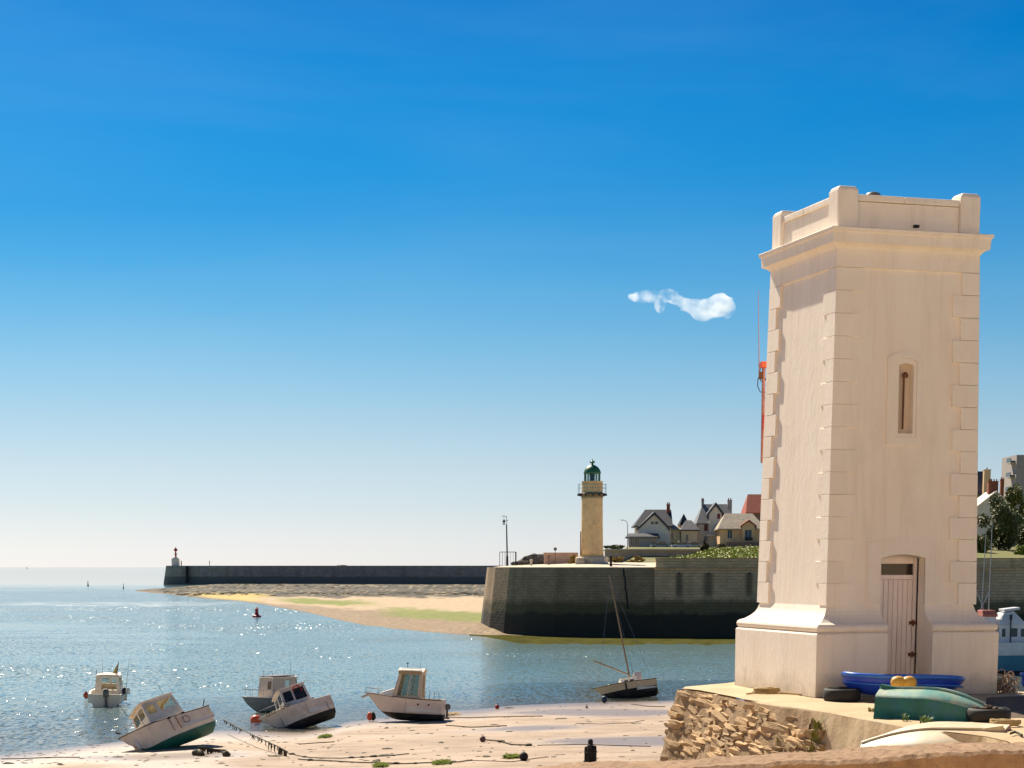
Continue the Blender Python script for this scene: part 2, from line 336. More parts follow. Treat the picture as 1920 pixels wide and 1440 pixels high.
def attr_color(t, name):
    a = t.nodes.new('ShaderNodeAttribute'); a.attribute_name = name; return a
def water_mat():
    m, t, p = node_mat('sea_water'); L = t.links.new; N = t.nodes.new
    geo = N('ShaderNodeNewGeometry')
    def noi(sc_, st, det=4, ro=.55):
        mp = N('ShaderNodeMapping'); mp.inputs['Scale'].default_value = st; L(geo.outputs['Position'], mp.inputs[0])
        n = N('ShaderNodeTexNoise'); n.inputs['Scale'].default_value = sc_; n.inputs['Detail'].default_value = det; n.inputs['Roughness'].default_value = ro
        L(mp.outputs[0], n.inputs['Vector']); return n.outputs[0]
    def mul(a, b):
        q = N('ShaderNodeMath'); q.operation = 'MULTIPLY'
        for i, v in enumerate((a, b)):
            if isinstance(v, (int, float)): q.inputs[i].default_value = v
            else: L(v, q.inputs[i])
        return q.outputs[0]
    def add(a, b):
        q = N('ShaderNodeMath'); q.operation = 'ADD'
        for i, v in enumerate((a, b)):
            if isinstance(v, (int, float)): q.inputs[i].default_value = v
            else: L(v, q.inputs[i])
        return q.outputs[0]
    h = add(add(mul(noi(0.35, (1, .8, 1), 3), 0.55), mul(noi(1.3, (1, .75, 1), 4, .6), 0.30)), mul(noi(4.5, (1, .8, 1), 3, .6), 0.10))
    def pw(a, e):
        q = N('ShaderNodeMath'); q.operation = 'POWER'; L(a, q.inputs[0]); q.inputs[1].default_value = e; return q.outputs[0]
    def rng(a, f0, f1, t0, t1):
        q = N('ShaderNodeMapRange'); q.interpolation_type = 'SMOOTHSTEP'
        for n_, v in (('From Min', f0), ('From Max', f1), ('To Min', t0), ('To Max', t1)): q.inputs[n_].default_value = v
        L(a, q.inputs[0]); return q.outputs[0]
    # calm slicks and wind-ruffled patches; short steep wavelets in the ruffled ones
    cm = noi(0.016, (0.5, .9, 1), 5, .6)
    h = add(h, mul(mul(pw(noi(1.6, (1, .55, 1), 2, .5), 6.0), rng(noi(0.03, (.6, .6, 1), 3, .6), .45, .62, 0, 1)), 9.0))
    at = attr_color(t, 'depth')
    dm = N('ShaderNodeMapRange'); dm.inputs['From Min'].default_value = 0.0; dm.inputs['From Max'].default_value = 1.4; L(at.outputs['Fac'], dm.inputs[0])
    sp = N('ShaderNodeSeparateXYZ'); L(geo.outputs['Position'], sp.inputs[0])
    # the open sea lies calm; a smooth tongue of ebb water runs out of the harbour
    far = rng(sp.outputs['Y'], 430, 1150, 1, .025)
    ln = add(add(sp.outputs['Y'], mul(sp.outputs['X'], 1.75)), mul(noi(0.05, (1, 1, 1), 5, .6), 46)); ln = add(ln, -231)
    ebb = mul(mul(rng(ln, 4, -10, 0, 1), rng(ln, -150, -40, 0, 1)), rng(sp.outputs['X'], -24, -48, 0, 1))
    ebb = mul(ebb, rng(noi(0.06, (.5, 1.6, 1), 5, .65), .34, .60, .25, 1))
    calm = mul(far, rng(ebb, 0, 1, 1, .12))
    b = N('ShaderNodeBump'); b.inputs['Distance'].default_value = 0.42; L(mul(rng(cm, .42, .60, .22, .8), calm), b.inputs['Strength']); L(h, b.inputs['Height'])
    p.inputs['Base Color'].default_value = (0.165, 0.25, 0.245, 1); p.inputs['IOR'].default_value = 1.33
    L(rng(sp.outputs['Y'], 430, 1150, .13, .06), p.inputs['Roughness'])
    # small wind facets, each its own tilt: they catch the sun and sparkle
    mpf = N('ShaderNodeMapping'); mpf.inputs['Scale'].default_value = (5.0, 1.8, 0); L(geo.outputs['Position'], mpf.inputs[0])
    nv = N('ShaderNodeTexNoise'); nv.inputs['Scale'].default_value = 1.1; L(mpf.outputs[0], nv.inputs['Vector'])
    va = N('ShaderNodeVectorMath'); va.operation = 'ADD'; L(mpf.outputs[0], va.inputs[0]); L(nv.outputs['Color'], va.inputs[1])
    vo = N('ShaderNodeTexVoronoi'); vo.inputs['Scale'].default_value = 1; L(va.outputs[0], vo.inputs['Vector'])
    v1 = N('ShaderNodeVectorMath'); v1.operation = 'SUBTRACT'; L(vo.outputs['Color'], v1.inputs[0]); v1.inputs[1].default_value = (.5, .5, .5)
    v2 = N('ShaderNodeVectorMath'); v2.operation = 'MULTIPLY'; L(v1.outputs[0], v2.inputs[0]); v2.inputs[1].default_value = (1, 1, 0)
    vl = N('ShaderNodeVectorMath'); vl.operation = 'LENGTH'; L(v2.outputs[0], vl.inputs[0])
    fm = mul(rng(noi(0.022, (.7, 1, 1), 5, .62), .40, .62, .25, 1), rng(add(sp.outputs['X'], mul(sp.outputs['Y'], .05)), 6, -42, .22, 1.0))   # fresher breeze away from the quay's lee
    v3 = N('ShaderNodeVectorMath'); v3.operation = 'SCALE'; L(v2.outputs[0], v3.inputs[0]); L(mul(mul(pw(vl.outputs['Value'], 3.0), 8.6), mul(fm, calm)), v3.inputs['Scale'])
    v4 = N('ShaderNodeVectorMath'); v4.operation = 'ADD'; L(b.outputs[0], v4.inputs[0]); L(v3.outputs[0], v4.inputs[1])
    v5 = N('ShaderNodeVectorMath'); v5.operation = 'NORMALIZE'; L(v4.outputs[0], v5.inputs[0]); b = v5
    L(b.outputs[0], p.inputs['Normal'])
    # shallow water: see the bed through a clear glossy sheet
    tr = N('ShaderNodeBsdfTransparent'); tr.inputs[0].default_value = (.80, .88, .84, 1)
    gl = N('ShaderNodeBsdfGlossy'); gl.inputs['Roughness'].default_value = .12; L(b.outputs[0], gl.inputs['Normal'])
    fr = N('ShaderNodeFresnel'); fr.inputs[0].default_value = 1.33; L(b.outputs[0], fr.inputs['Normal'])
    ms = N('ShaderNodeMixShader'); L(fr.outputs[0], ms.inputs[0]); L(tr.outputs[0], ms.inputs[1]); L(gl.outputs[0], ms.inputs[2])
    m2 = N('ShaderNodeMixShader'); L(dm.outputs[0], m2.inputs[0]); L(ms.outputs[0], m2.inputs[1]); L(p.outputs[0], m2.inputs[2])
    # glittering ripple band off the sandbank, its sparkle painted in as matt white
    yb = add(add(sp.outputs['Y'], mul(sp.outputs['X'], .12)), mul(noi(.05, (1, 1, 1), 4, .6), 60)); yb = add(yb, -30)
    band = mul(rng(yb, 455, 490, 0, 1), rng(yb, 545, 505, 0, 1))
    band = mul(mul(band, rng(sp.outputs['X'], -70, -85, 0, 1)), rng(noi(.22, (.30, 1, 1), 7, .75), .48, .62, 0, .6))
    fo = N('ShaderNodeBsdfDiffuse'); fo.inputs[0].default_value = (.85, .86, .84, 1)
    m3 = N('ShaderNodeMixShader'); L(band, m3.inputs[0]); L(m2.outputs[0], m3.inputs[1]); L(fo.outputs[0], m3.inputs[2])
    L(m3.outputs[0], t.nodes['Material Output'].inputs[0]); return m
mb = MB(); dep = []
NA, NR = 200, 90
radii = [30 * (60000 / 30) ** (i / (NR - 1)) for i in range(NR)]
radii = sorted(radii + [92 + 1.5 * i for i in range(40)]); NR = len(radii)
for i in range(NR):
    for j in range(NA + 1):
        a = math.radians(-80 + 160 * j / NA); a = math.radians(80) * math.copysign(abs(a / math.radians(80)) ** 1.7, a)
        x, y = radii[i] * math.sin(a), radii[i] * math.cos(a)
        mb.v.append(V((x, y, 0)))
        d = -sand_z(x, y) if 40 < y < 220 and abs(x / y) < .5 else 3
        dep.append(max(0.0, d))
for i in range(NR - 1):
    for j in range(NA):
        o = i * (NA + 1) + j; mb.f.append((o, o + 1, o + NA + 2, o + NA + 1)); mb.m.append(0)
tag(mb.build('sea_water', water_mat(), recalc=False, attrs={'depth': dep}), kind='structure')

def sand_mat():
    m, t, p = node_mat('beach_sand'); L = t.links.new; N = t.nodes.new
    geo = N('ShaderNodeNewGeometry')
    def noi(sc_, st, det=6, ro=.6):
        mp = N('ShaderNodeMapping'); mp.inputs['Scale'].default_value = st; L(geo.outputs['Position'], mp.inputs[0])
        n = N('ShaderNodeTexNoise'); n.inputs['Scale'].default_value = sc_; n.inputs['Detail'].default_value = det; n.inputs['Roughness'].default_value = ro
        L(mp.outputs[0], n.inputs['Vector']); return n.outputs[0]
    cr = N('ShaderNodeValToRGB'); e = cr.color_ramp.elements
    e[0].position = .30; e[0].color = (.26, .175, .11, 1); e[1].position = .70; e[1].color = (.52, .38, .265, 1)
    L(noi(.35, (.5, 1, 1), 8, .68), cr.inputs[0])
    # thin strands of weed and mud, stretched along the shore
    s2 = N('ShaderNodeValToRGB'); s2.color_ramp.elements[0].position = .555; s2.color_ramp.elements[1].position = .68
    s2.color_ramp.elements[0].color = (0, 0, 0, 1); s2.color_ramp.elements[1].color = (.75, .75, .75, 1); L(noi(1.1, (.22, .5, 1), 9, .7), s2.inputs[0])
    mi = N('ShaderNodeMix'); mi.data_type = 'RGBA'; L(s2.outputs[0], mi.inputs['Factor']); L(cr.outputs[0], mi.inputs['A']); mi.inputs['B'].default_value = (.17, .12, .075, 1)
    wt = attr_color(t, 'wet')
    # pale shelly streaks
    s3 = N('ShaderNodeValToRGB'); s3.color_ramp.elements[0].position = .58; s3.color_ramp.elements[1].position = .74
    s3.color_ramp.elements[0].color = (0, 0, 0, 1); s3.color_ramp.elements[1].color = (.6, .6, .6, 1); L(noi(.8, (.16, .6, 1.3), 8, .7), s3.inputs[0])
    m0 = N('ShaderNodeMix'); m0.data_type = 'RGBA'; L(s3.outputs[0], m0.inputs['Factor']); L(mi.outputs['Result'], m0.inputs['A']); m0.inputs['B'].default_value = (.62, .53, .43, 1); mi = m0
    m2 = N('ShaderNodeMix'); m2.data_type = 'RGBA'; L(wt.outputs['Fac'], m2.inputs['Factor']); L(mi.outputs['Result'], m2.inputs['A']); m2.inputs['B'].default_value = (.25, .19, .15, 1)
    L(m2.outputs['Result'], p.inputs['Base Color'])
    mr = N('ShaderNodeMapRange'); mr.inputs['To Min'].default_value = .8; mr.inputs['To Max'].default_value = .22; L(wt.outputs['Fac'], mr.inputs[0]); L(mr.outputs[0], p.inputs['Roughness'])
    b = N('ShaderNodeBump'); b.inputs['Distance'].default_value = .16; L(noi(1.0, (.45, 1, 1), 9, .7), b.inputs['Height'])
    sb = N('ShaderNodeMapRange'); sb.inputs['To Min'].default_value = 1; sb.inputs['To Max'].default_value = .25; L(wt.outputs['Fac'], sb.inputs[0]); L(sb.outputs[0], b.inputs['Strength'])
    L(b.outputs[0], p.inputs['Normal']); return m
mb = MB(); wet = []
xs = [-16000, -12000, -9000, -7000, -5500, -4500, -3800, -3200, -2700, -2300, -2000, -1750] + [-1500 + 22 * i for i in range(190)]; ts = [i / 110 for i in range(111)]
for px in xs:
    ys = shoreY(px)
    for tt in ts:
        Y = lerp(9, ys + 60, tt ** .55)
        x = (px - 960) / F * Y
        z = sand_z(x, Y); mb.v.append(V((x, Y, z)))
        d = ys - Y
        n_ = .5 + .5 * noise.noise(V((x * .13, Y * .05, 1)))
        pud = smooth(.54, .70, .5 + .5 * noise.noise(V((x * .08, Y * .13, 9)))) * .8
        wet.append(max(0, min(1, max(1 - d / (5 + 14 * n_), pud))))
k = len(ts)
for i in range(len(xs) - 1):
    for j in range(k - 1):
        o = i * k + j; mb.f.append((o, o + k, o + k + 1, o + 1)); mb.m.append(0)
tag(mb.build('beach_sand', sand_mat(), smooth=True, recalc=False, attrs={'wet': wet}), kind='structure')

# ------------------------------------------------------------------ sandbank across the channel
def vcol_mat(name, rough=.85, sc_=.6, bump=.05, spec=.3):
    m, t, p = node_mat(name); p.inputs['Specular IOR Level'].default_value = spec; L = t.links.new; N = t.nodes.new
    at = attr_color(t, 'zone'); geo = N('ShaderNodeNewGeometry')
    n = N('ShaderNodeTexNoise'); n.inputs['Scale'].default_value = sc_; n.inputs['Detail'].default_value = 8; n.inputs['Roughness'].default_value = .7; L(geo.outputs['Position'], n.inputs['Vector'])
    mr = N('ShaderNodeMapRange'); mr.inputs['From Min'].default_value = .3; mr.inputs['From Max'].default_value = .7; mr.inputs['To Min'].default_value = .62; mr.inputs['To Max'].default_value = 1.3; L(n.outputs[0], mr.inputs[0])
    hs = N('ShaderNodeHueSaturation'); L(at.outputs['Color'], hs.inputs['Color']); L(mr.outputs[0], hs.inputs['Value']); L(hs.outputs[0], p.inputs['Base Color'])
    p.inputs['Roughness'].default_value = rough
    b = N('ShaderNodeBump'); b.inputs['Distance'].default_value = bump; L(n.outputs[0], b.inputs['Height']); L(b.outputs[0], p.inputs['Normal']); return m
NEAR = [(255, 1107.5), (300, 1112), (350, 1118), (400, 1123), (450, 1127), (480, 1131), (520, 1138), (560, 1145), (600, 1154), (640, 1164), (680, 1172), (740, 1180), (820, 1186), (900, 1191), (1000, 1194), (1060, 1194.5)]
FAR = [(255, 1106), (300, 1104), (360, 1099), (450, 1094), (600, 1091), (760, 1088), (900, 1086), (1060, 1086)]
def zone(px, py):
    n1 = noise.noise(V((px * .02, py * .22, 0))); n2 = noise.noise(V((px * .06, py * .5, 5))); n3 = noise.noise(V((px * .15, py * .9, 2)))
    sand = V((.47, .345, .21)); gravel = V((.235, .16, .09)); weed = V((.034, .028, .012)); green = V((.17, .20, .010)); yell = V((.50, .37, .10)); rock = V((.07, .054, .026))
    e = py + 4 * n1 + 2.5 * n2
    c = rock.lerp(weed, smooth(-.15, .15, n2 + .4 * n3))
    c = c.lerp(V((.36, .27, .16)), smooth(.2, .4, n3 + .5 * n1) * .6)
    if px < 520: c = c.lerp(yell, smooth(1109, 1115, e) * smooth(340, 400, px) * (1 - smooth(470, 540, px)))
    s = smooth(1117, 1120, e) * smooth(450, 520, px) + 0
    c = c.lerp(sand, min(1, s))
    s2 = smooth(0, 7, e - interp([(480, 1124), (560, 1130), (640, 1136), (760, 1142), (900, 1146), (1050, 1150)], px))
    c = c.lerp(gravel.lerp(sand, .10 + .4 * n3), s2)
    g = smooth(.0, .8, 1.1 - abs(e - interp([(500, 1122), (560, 1126), (700, 1131)], px)) / 6.0) * smooth(500, 560, px) * (1 - smooth(660, 730, px))
    g2 = smooth(.0, .7, 1.15 - abs(e - interp([(720, 1146), (800, 1150), (890, 1156)], px)) / 11) * smooth(690, 760, px)
    c = c.lerp(green, max(0, min(.95, max(g, g2 * .85))))
    ww = interp(NEAR, px) - py
    c = c.lerp(V((.17, .115, .07)), 1 - smooth(0, 5, ww))
    return c
mb = MB(); cols = []
pxs = [255 + 5 * i for i in range(162)]; NRW = 80
for px in pxs:
    n_, f_ = interp(NEAR, px) + 1.2 * noise.noise(V((px * .03, 0, 1))), interp(FAR, px)
    for j in range(NRW):
        t = (j / (NRW - 1)) ** 1.7; py = lerp(n_ + 1, f_, t)
        p = G(px, py, 0); y0 = G(px, n_ + 1, 0).y
        hgt = -.10 + .45 * smooth(0, 60, p.y - y0) * smooth(255, 480, px) + .10 * smooth(0, 6, p.y - y0)
        if py < 1122: hgt += .35 * max(0, noise.noise(V((p.x * .05, p.y * .03, 0)))) 
        hgt += 1.45 * smooth(0, 12, p.y - y0) * (1 - smooth(-4.8, 4.5, p.x)) * smooth(-22, -7, p.x) * (1 - smooth(284, 300, p.y))
        p.z = hgt; mb.v.append(p); cols.append(tuple(zone(px, HZ + (EYE - hgt) * F / p.y)))
for i in range(len(pxs) - 1):
    for j in range(NRW - 1):
        o = i * NRW + j; mb.f.append((o, o + NRW, o + NRW + 1, o + 1)); mb.m.append(0)
tag(mb.build('sandbank', vcol_mat('sandbank_ground'), recalc=False, smooth=True, attrs={'zone': cols}), kind='structure')
# weed-covered rocks strewn over the back of the bank
mb = MB()
for i in range(1150):
    px = R.uniform(300, 905); py = R.choice([R.uniform(interp(FAR, px) + 1.5, 1104), R.gauss(1112.5, 1.9)])
    if not interp(FAR, px) < py < min(interp(NEAR, px) - 1, 1119): continue
    p = G(px, py, .45 * smooth(255, 480, px) + .05); s = R.uniform(.3, 1.15); a = R.uniform(0, 6.3)
    ring = []
    for j in range(6): ring.append((p.x + s * 1.6 * math.cos(a + j * 1.05) * R.uniform(.7, 1.2), p.y + s * math.sin(a + j * 1.05) * 2 * R.uniform(.7, 1.2)))
    mb.add([(x, y, p.z - .25) for x, y in ring] + [(lerp(p.x, x, .55), lerp(p.y, y, .55), p.z - .1 + s * R.uniform(.08, .26)) for x, y in ring],
           [(j, (j + 1) % 6, (j + 1) % 6 + 6, j + 6) for j in range(6)] + [(6, 7, 8, 9, 10, 11)])
tag(mb.build('weedy_rocks', weedrock, smooth=False), kind='stuff')
# green flat just showing along the foot of the quay
mb = MB(); cols = []
pxs = [880 + 6 * i for i in range(190)]
for px in pxs:
    near = 1212 + 4 * noise.noise(V((px * .02, 0, 2))) + 3 * noise.noise(V((px * .09, 0, 4)))
    near = lerp(1193, near, smooth(885, 990, px))
    for j in range(10):
        t = j / 9; py = lerp(near, 1190, t); p = G(px, py, 0)
        n_ = noise.noise(V((p.x * .1, p.y * .08, 0))) ; n2 = noise.noise(V((p.x * .45, p.y * .15, 3)))
        p.z = -.06 + .14 * smooth(0, .5, t) + .05 * n_; mb.v.append(p)
        cols.append(tuple(V((.105, .098, .028)).lerp(V((.05, .05, .018)), .5 + .5 * n2)))
for i in range(len(pxs) - 1):
    for j in range(9):
        o = i * 10 + j; mb.f.append((o, o + 10, o + 11, o + 1)); mb.m.append(0)
tag(mb.build('algae_flat', vcol_mat('algae_ground', .9, .8, .03, 0), recalc=False, smooth=True, attrs={'zone': cols}), kind='structure')

# ------------------------------------------------------------------ stone masonry of quay and pier
def masonry(name, base, dark, bandz, greenz, course=(0.9, .42), stains=()):
    m, t, p = node_mat(name); L = t.links.new; N = t.nodes.new
    uv = attr_color(t, 'run'); geo = N('ShaderNodeNewGeometry'); sp = N('ShaderNodeSeparateXYZ'); L(geo.outputs['Position'], sp.inputs[0])
    cb = N('ShaderNodeCombineXYZ'); L(uv.outputs['Fac'], cb.inputs[0]); L(sp.outputs['Z'], cb.inputs[1])
    br = N('ShaderNodeTexBrick'); br.inputs['Scale'].default_value = 1; br.inputs['Brick Width'].default_value = course[0]; br.inputs['Row Height'].default_value = course[1]
    br.inputs['Mortar Size'].default_value = .025; br.inputs['Color1'].default_value = (*base, 1); br.inputs['Color2'].default_value = (*[q * .80 for q in base], 1); br.inputs['Mortar'].default_value = (*[q * .66 for q in base], 1)
    dn = N('ShaderNodeTexNoise'); dn.inputs['Scale'].default_value = .55; dn.inputs['Detail'].default_value = 5; L(cb.outputs[0], dn.inputs['Vector'])
    ds = N('ShaderNodeVectorMath'); ds.operation = 'MULTIPLY_ADD'; L(dn.outputs['Color'], ds.inputs[0]); ds.inputs[1].default_value = (.9, .34, 0); L(cb.outputs[0], ds.inputs[2])
    L(ds.outputs[0], br.inputs['Vector'])
    def noi(sc_, st, det=7, ro=.65):
        mp = N('ShaderNodeMapping'); mp.inputs['Scale'].default_value = st; L(cb.outputs[0], mp.inputs[0])
        n = N('ShaderNodeTexNoise'); n.inputs['Scale'].default_value = sc_; n.inputs['Detail'].default_value = det; n.inputs['Roughness'].default_value = ro
        L(mp.outputs[0], n.inputs['Vector']); return n.outputs[0]
    def ramp(x, a, b, hi=1.):
        r = N('ShaderNodeMapRange'); r.interpolation_type = 'SMOOTHSTEP'; r.inputs['From Min'].default_value = a; r.inputs['From Max'].default_value = b; r.inputs['To Max'].default_value = hi; L(x, r.inputs[0]); return r.outputs[0]
    def mix(f, a, col):
        q = N('ShaderNodeMix'); q.data_type = 'RGBA'; L(f, q.inputs['Factor']); L(a, q.inputs['A']); q.inputs['B'].default_value = (*col, 1); return q.outputs['Result']
    c = mix(ramp(noi(.22, (1, .5, 1)), .42, .68, .6), br.outputs['Color'], [q * .5 for q in base])
    c = mix(ramp(noi(.5, (1, .12, 1)), .52, .72, .55), c, [q * .4 for q in base])
    c = mix(ramp(noi(.4, (1, .8, 1)), .58, .75, .6), c, [q * 1.5 for q in base])
    ad = N('ShaderNodeMath'); ad.operation = 'MULTIPLY_ADD'; L(noi(.30, (1, .6, 1)), ad.inputs[0]); ad.inputs[1].default_value = -2.6; L(sp.outputs['Z'], ad.inputs[2])
    zz = ad.outputs[0]                       # z disturbed by noise (mean -1.3)
    if greenz: c = mix(ramp(zz, greenz - 1.3 + .7, greenz - 1.3 - .5, .8), c, (.085, .07, .022))
    c = mix(ramp(zz, bandz - 1.3 + .35, bandz - 1.3 - .35, .96), c, dark)
    for sx_, z0, z1, wd in stains:           # drain stains below weep holes
        q = N('ShaderNodeMath'); q.operation = 'SUBTRACT'; L(uv.outputs['Fac'], q.inputs[0]); q.inputs[1].default_value = sx_
        q2 = N('ShaderNodeMath'); q2.operation = 'ABSOLUTE'; L(q.outputs[0], q2.inputs[0])
        f1 = ramp(q2.outputs[0], wd * 1.5, wd * .2, .7); f2 = ramp(sp.outputs['Z'], z0, z0 + 1.2); f3 = ramp(sp.outputs['Z'], z1 + .1, z1 - .1)
        k1 = N('ShaderNodeMath'); k1.operation = 'MULTIPLY'; L(f1, k1.inputs[0]); L(f2, k1.inputs[1])
        k2 = N('ShaderNodeMath'); k2.operation = 'MULTIPLY'; L(k1.outputs[0], k2.inputs[0]); L(f3, k2.inputs[1])
        c = mix(k2.outputs[0], c, (.035, .028, .02))
    L(c, p.inputs['Base Color']); p.inputs['Roughness'].default_value = .85
    b = N('ShaderNodeBump'); b.inputs['Distance'].default_value = .05; L(br.outputs['Fac'], b.inputs['Height']); b.invert = True
    b2 = N('ShaderNodeBump'); b2.inputs['Distance'].default_value = .06; L(noi(1.2, (1, 1, 1)), b2.inputs['Height']); L(b.outputs[0], b2.inputs['Normal'])
    L(b2.outputs[0], p.inputs['Normal']); return m
def wall_run(foot, z0, z1, batter, inner, nz=8):
    """faces of a battered wall following a plan line; returns mesh and the run attribute"""
    mb = MB(); run = []; acc = 0; rows = nz
    pts = [V((x, y, 0)) for x, y in foot]
    for i, p in enumerate(pts):
        if i: acc += (p - pts[i - 1]).length
        tg = (pts[min(i + 1, len(pts) - 1)] - pts[max(i - 1, 0)]).normalized(); nr = V((-tg.y, tg.x, 0))
        if nr.y < 0 and abs(tg.x) > .5: nr = -nr
        if inner(p, nr): nr = -nr
        for j in range(rows + 1):
            t = j / rows; q = p + nr * batter * t; q.z = lerp(z0, z1, t); mb.v.append(q); run.append(acc)
        q = p + nr * (batter + .9); q.z = z1; mb.v.append(q); run.append(acc)
    k = rows + 2
    for i in range(len(pts) - 1):
        for j in range(k - 1):
            o = i * k + j; mb.f.append((o, o + k, o + k + 1, o + 1)); mb.m.append(0)
    return mb, run
foot = [(1, 345), (-2.2, 322), (-4.2, 302), (-5.1, 289), (-4.75, 284), (-3.6, 280), (-1.4, 276), (1.6, 272.6), (6, 269.4), (12, 267.6), (20.4, 267)]
QD = 267.0
quay = thing('harbour_quay', 'long dark stone quay with black weedy foot, under the sandy coloured lighthouse', 'quay', (20, 272, 0))
def local(mb, o):
    for i, v in enumerate(mb.v): mb.v[i] = v - o.location
    return mb
mq = masonry('quay_masonry', (.43, .28, .155), (.045, .034, .02), 3.35, 4.9)
mb, run = wall_run(foot, -.8, 9.95, 1.25, lambda p, n: n.x < -.3)
inner_edge = [V(mb.v[i]) for i in range(9, len(mb.v), 10)]
local(mb, quay).build('quay_head', mq, quay, recalc=True, attrs={'run': run})
stx = [G(px, 1193).x - 20.4 for px in (1268, 1322, 1397)]
mq2 = masonry('quay_wall_masonry', (.78, .50, .27), (.05, .038, .02), 3.4, 5.2, stains=[(s, 5.2, 9.1, .55 + .2 * (i % 2)) for i, s in enumerate(stx)])
mb, run = wall_run([(20.4 + 4 * i, 267) for i in range(30)], -.8, 9.95, 1.0, lambda p, n: n.y < 0)
local(mb, quay).build('quay_wall', mq2, quay, attrs={'run': run})
mb = MB(); mb.b2(20.6, 136, 267.85, 268.6, 9.96, 11.15); run = [v.x for v in mb.v]
local(mb, quay).build('parapet', mq2, quay, attrs={'run': run})
mb = MB(); mb.b2(20.45, 136, 267.7, 268.8, 11.15, 11.28); mb.b2(20.45, 136, 267.62, 267.84, 9.86, 10.02); run = [v.x for v in mb.v]
local(mb, quay).build('coping', mq2, quay, attrs={'run': run})
for s in stx:
    mb = MB(); x = s + 20.4; mb.b2(x - .12, x + .12, 267.6, 267.95, 9.0, 9.2)
    local(mb, quay).build('weep_hole', dark_gap, quay)
mb = MB()
pa, pb = A(1169, 1066, 267.95), A(1178, 1142, 267.2)
for i in range(9):
    t0, t1 = i / 9, (i + 1) / 9
    a, b = pa.lerp(pb, t0), pa.lerp(pb, t1); a.x += .10 * R.uniform(-1, 1)
    mb.tube([a, b], [.13, .13], 6)
local(mb, quay).build('open_joint', dark_gap, quay)
# deck of the quay
mb = MB(); deck = [(p.x, p.y, 9.956) for p in inner_edge] + [(140, 268.9, 9.956)]
back = [(3, 356, 10.3), (4, 352, 10.4), (5, 345, 10.45), (6, 338, 10.5), (7, 330, 10.55), (9, 320, 10.6), (11, 312, 10.65), (13, 305, 10.7), (15, 300, 10.75), (18, 298, 10.75), (22, 298, 10.75), (140, 298, 10.75)]
n = len(deck); mid = [tuple(lerp(a[i], b[i], .18) + (.12 if i == 2 else 0) for i in range(3)) for a, b in zip(deck, back)]
mb.add(deck + mid + back, [(i, i + 1, n + i + 1, n + i) for i in range(n - 1)] + [(n + i, n + i + 1, 2 * n + i + 1, 2 * n + i) for i in range(n - 1)])
tag(mb.build('quay_deck', pale_conc, recalc=False), kind='structure')
# ------------------------------------------------------------------ far pier
pier = thing('far_pier', 'long low grey stone pier on the horizon behind the sandbank', 'pier', (-100, 1090, 0))
P0 = G(306, 1096); d0 = P0.y
pf = [(P0.x + 26, d0 + 30), (P0.x + 4, d0 + 9), (P0.x, d0), (P0.x + 3, d0 - 3)] + [(lerp(P0.x + 6, 60, t), lerp(d0 - 4, d0 - 60, t)) for t in [i / 20 for i in range(21)]]
mp_ = masonry('pier_masonry', (.48, .37, .28), (.20, .155, .125), 4.6, 0, (2.6, 1.2))
mb, run = wall_run(pf, -.8, 10.7, 2.0, lambda p, n: n.y < 0 and n.x < .5)
local(mb, pier).build('pier_wall', mp_, pier, attrs={'run': run})
mb = MB(); mb.quad(*[(x, y, 10.66) for x, y in ((P0.x + 3, d0), (60, d0 - 58), (60, d0 - 30), (P0.x + 26, d0 + 28))])
local(mb, pier).build('pier_deck', pale_conc, pier, recalc=False)
mb = MB(); q = A(351, 1078, d0 - 6.2); mb.b2(q.x - .5, q.x + .5, d0 - 8.2, d0 - 4, 1, 10.6)
local(mb, pier).build('open_joint', dark_gap, pier)
s = d0 / F
q = A(330, 1060, d0 + 4); q.z = 10.66
hl = thing('harbour_light', 'small red and white light tower on the seaward end of the far pier', 'light tower', q)
mb = MB(); mb.b2(-7 * s, 6 * s, -2, 2, 0, 13 * s); mb.b2(-5 * s, 4 * s, -1.6, 1.6, 13 * s, 15 * s); mb.build('hut', wall_white, hl)
mb = MB(); mb.tube([(0, 0, 15 * s), (0, 0, 27 * s)], [.55, .4], 8); mb.b2(-3.4 * s, 3.4 * s, -1, 1, 21 * s, 22 * s); mb.build('column', red_p, hl)
mb = MB(); mb.lathe([(.7, 27 * s), (1.1, 28 * s), (1.1, 30 * s), (.5, 32 * s), (.1, 34 * s)], 10); mb.build('lantern', red_p, hl)
mb = MB(); mb.tube([(10 * s, 0, 0), (10 * s, 0, 9 * s)], .28, 6); mb.build('mast', dark_iron, hl)
def person(px, py, Y, z, h, label, shirt):
    q = A(px, py, Y); q.z = z
    t = MB()
    t.loft([[(q.x + a * r, q.y + b * r * .6, z + h * hh) for a, b in ((1, 0), (.7, .7), (0, 1), (-.7, .7), (-1, 0), (-.7, -.7), (0, -1), (.7, -.7))] for hh, r in
            ((0, .17), (.25, .15), (.48, .2), (.62, .2), (.8, .26), (.83, .12), (.87, .10), (.9, .14), (.96, .13), (1, .03))])
    o = t.build('person', shirt, smooth=True); return tag(o, label, 'person')
person(393, 1060, d0 + 8, 10.66, 3.0, 'tiny dark figure standing on the far pier near the red light', dark_iron)
mb = MB()
for px, wd, hh in ((640, 24, 3.5),):
    q = A(px, 1060, d0 - 20); mb.lathe([(wd * s / 2, 0), (wd * s / 2.4, hh * s * .5), (.2, hh * s)], 8, (q.x, q.y, 10.5))
tag(mb.build('stone_heap', wall_grey), 'low grey mound of stones on top of the far pier', 'stones')

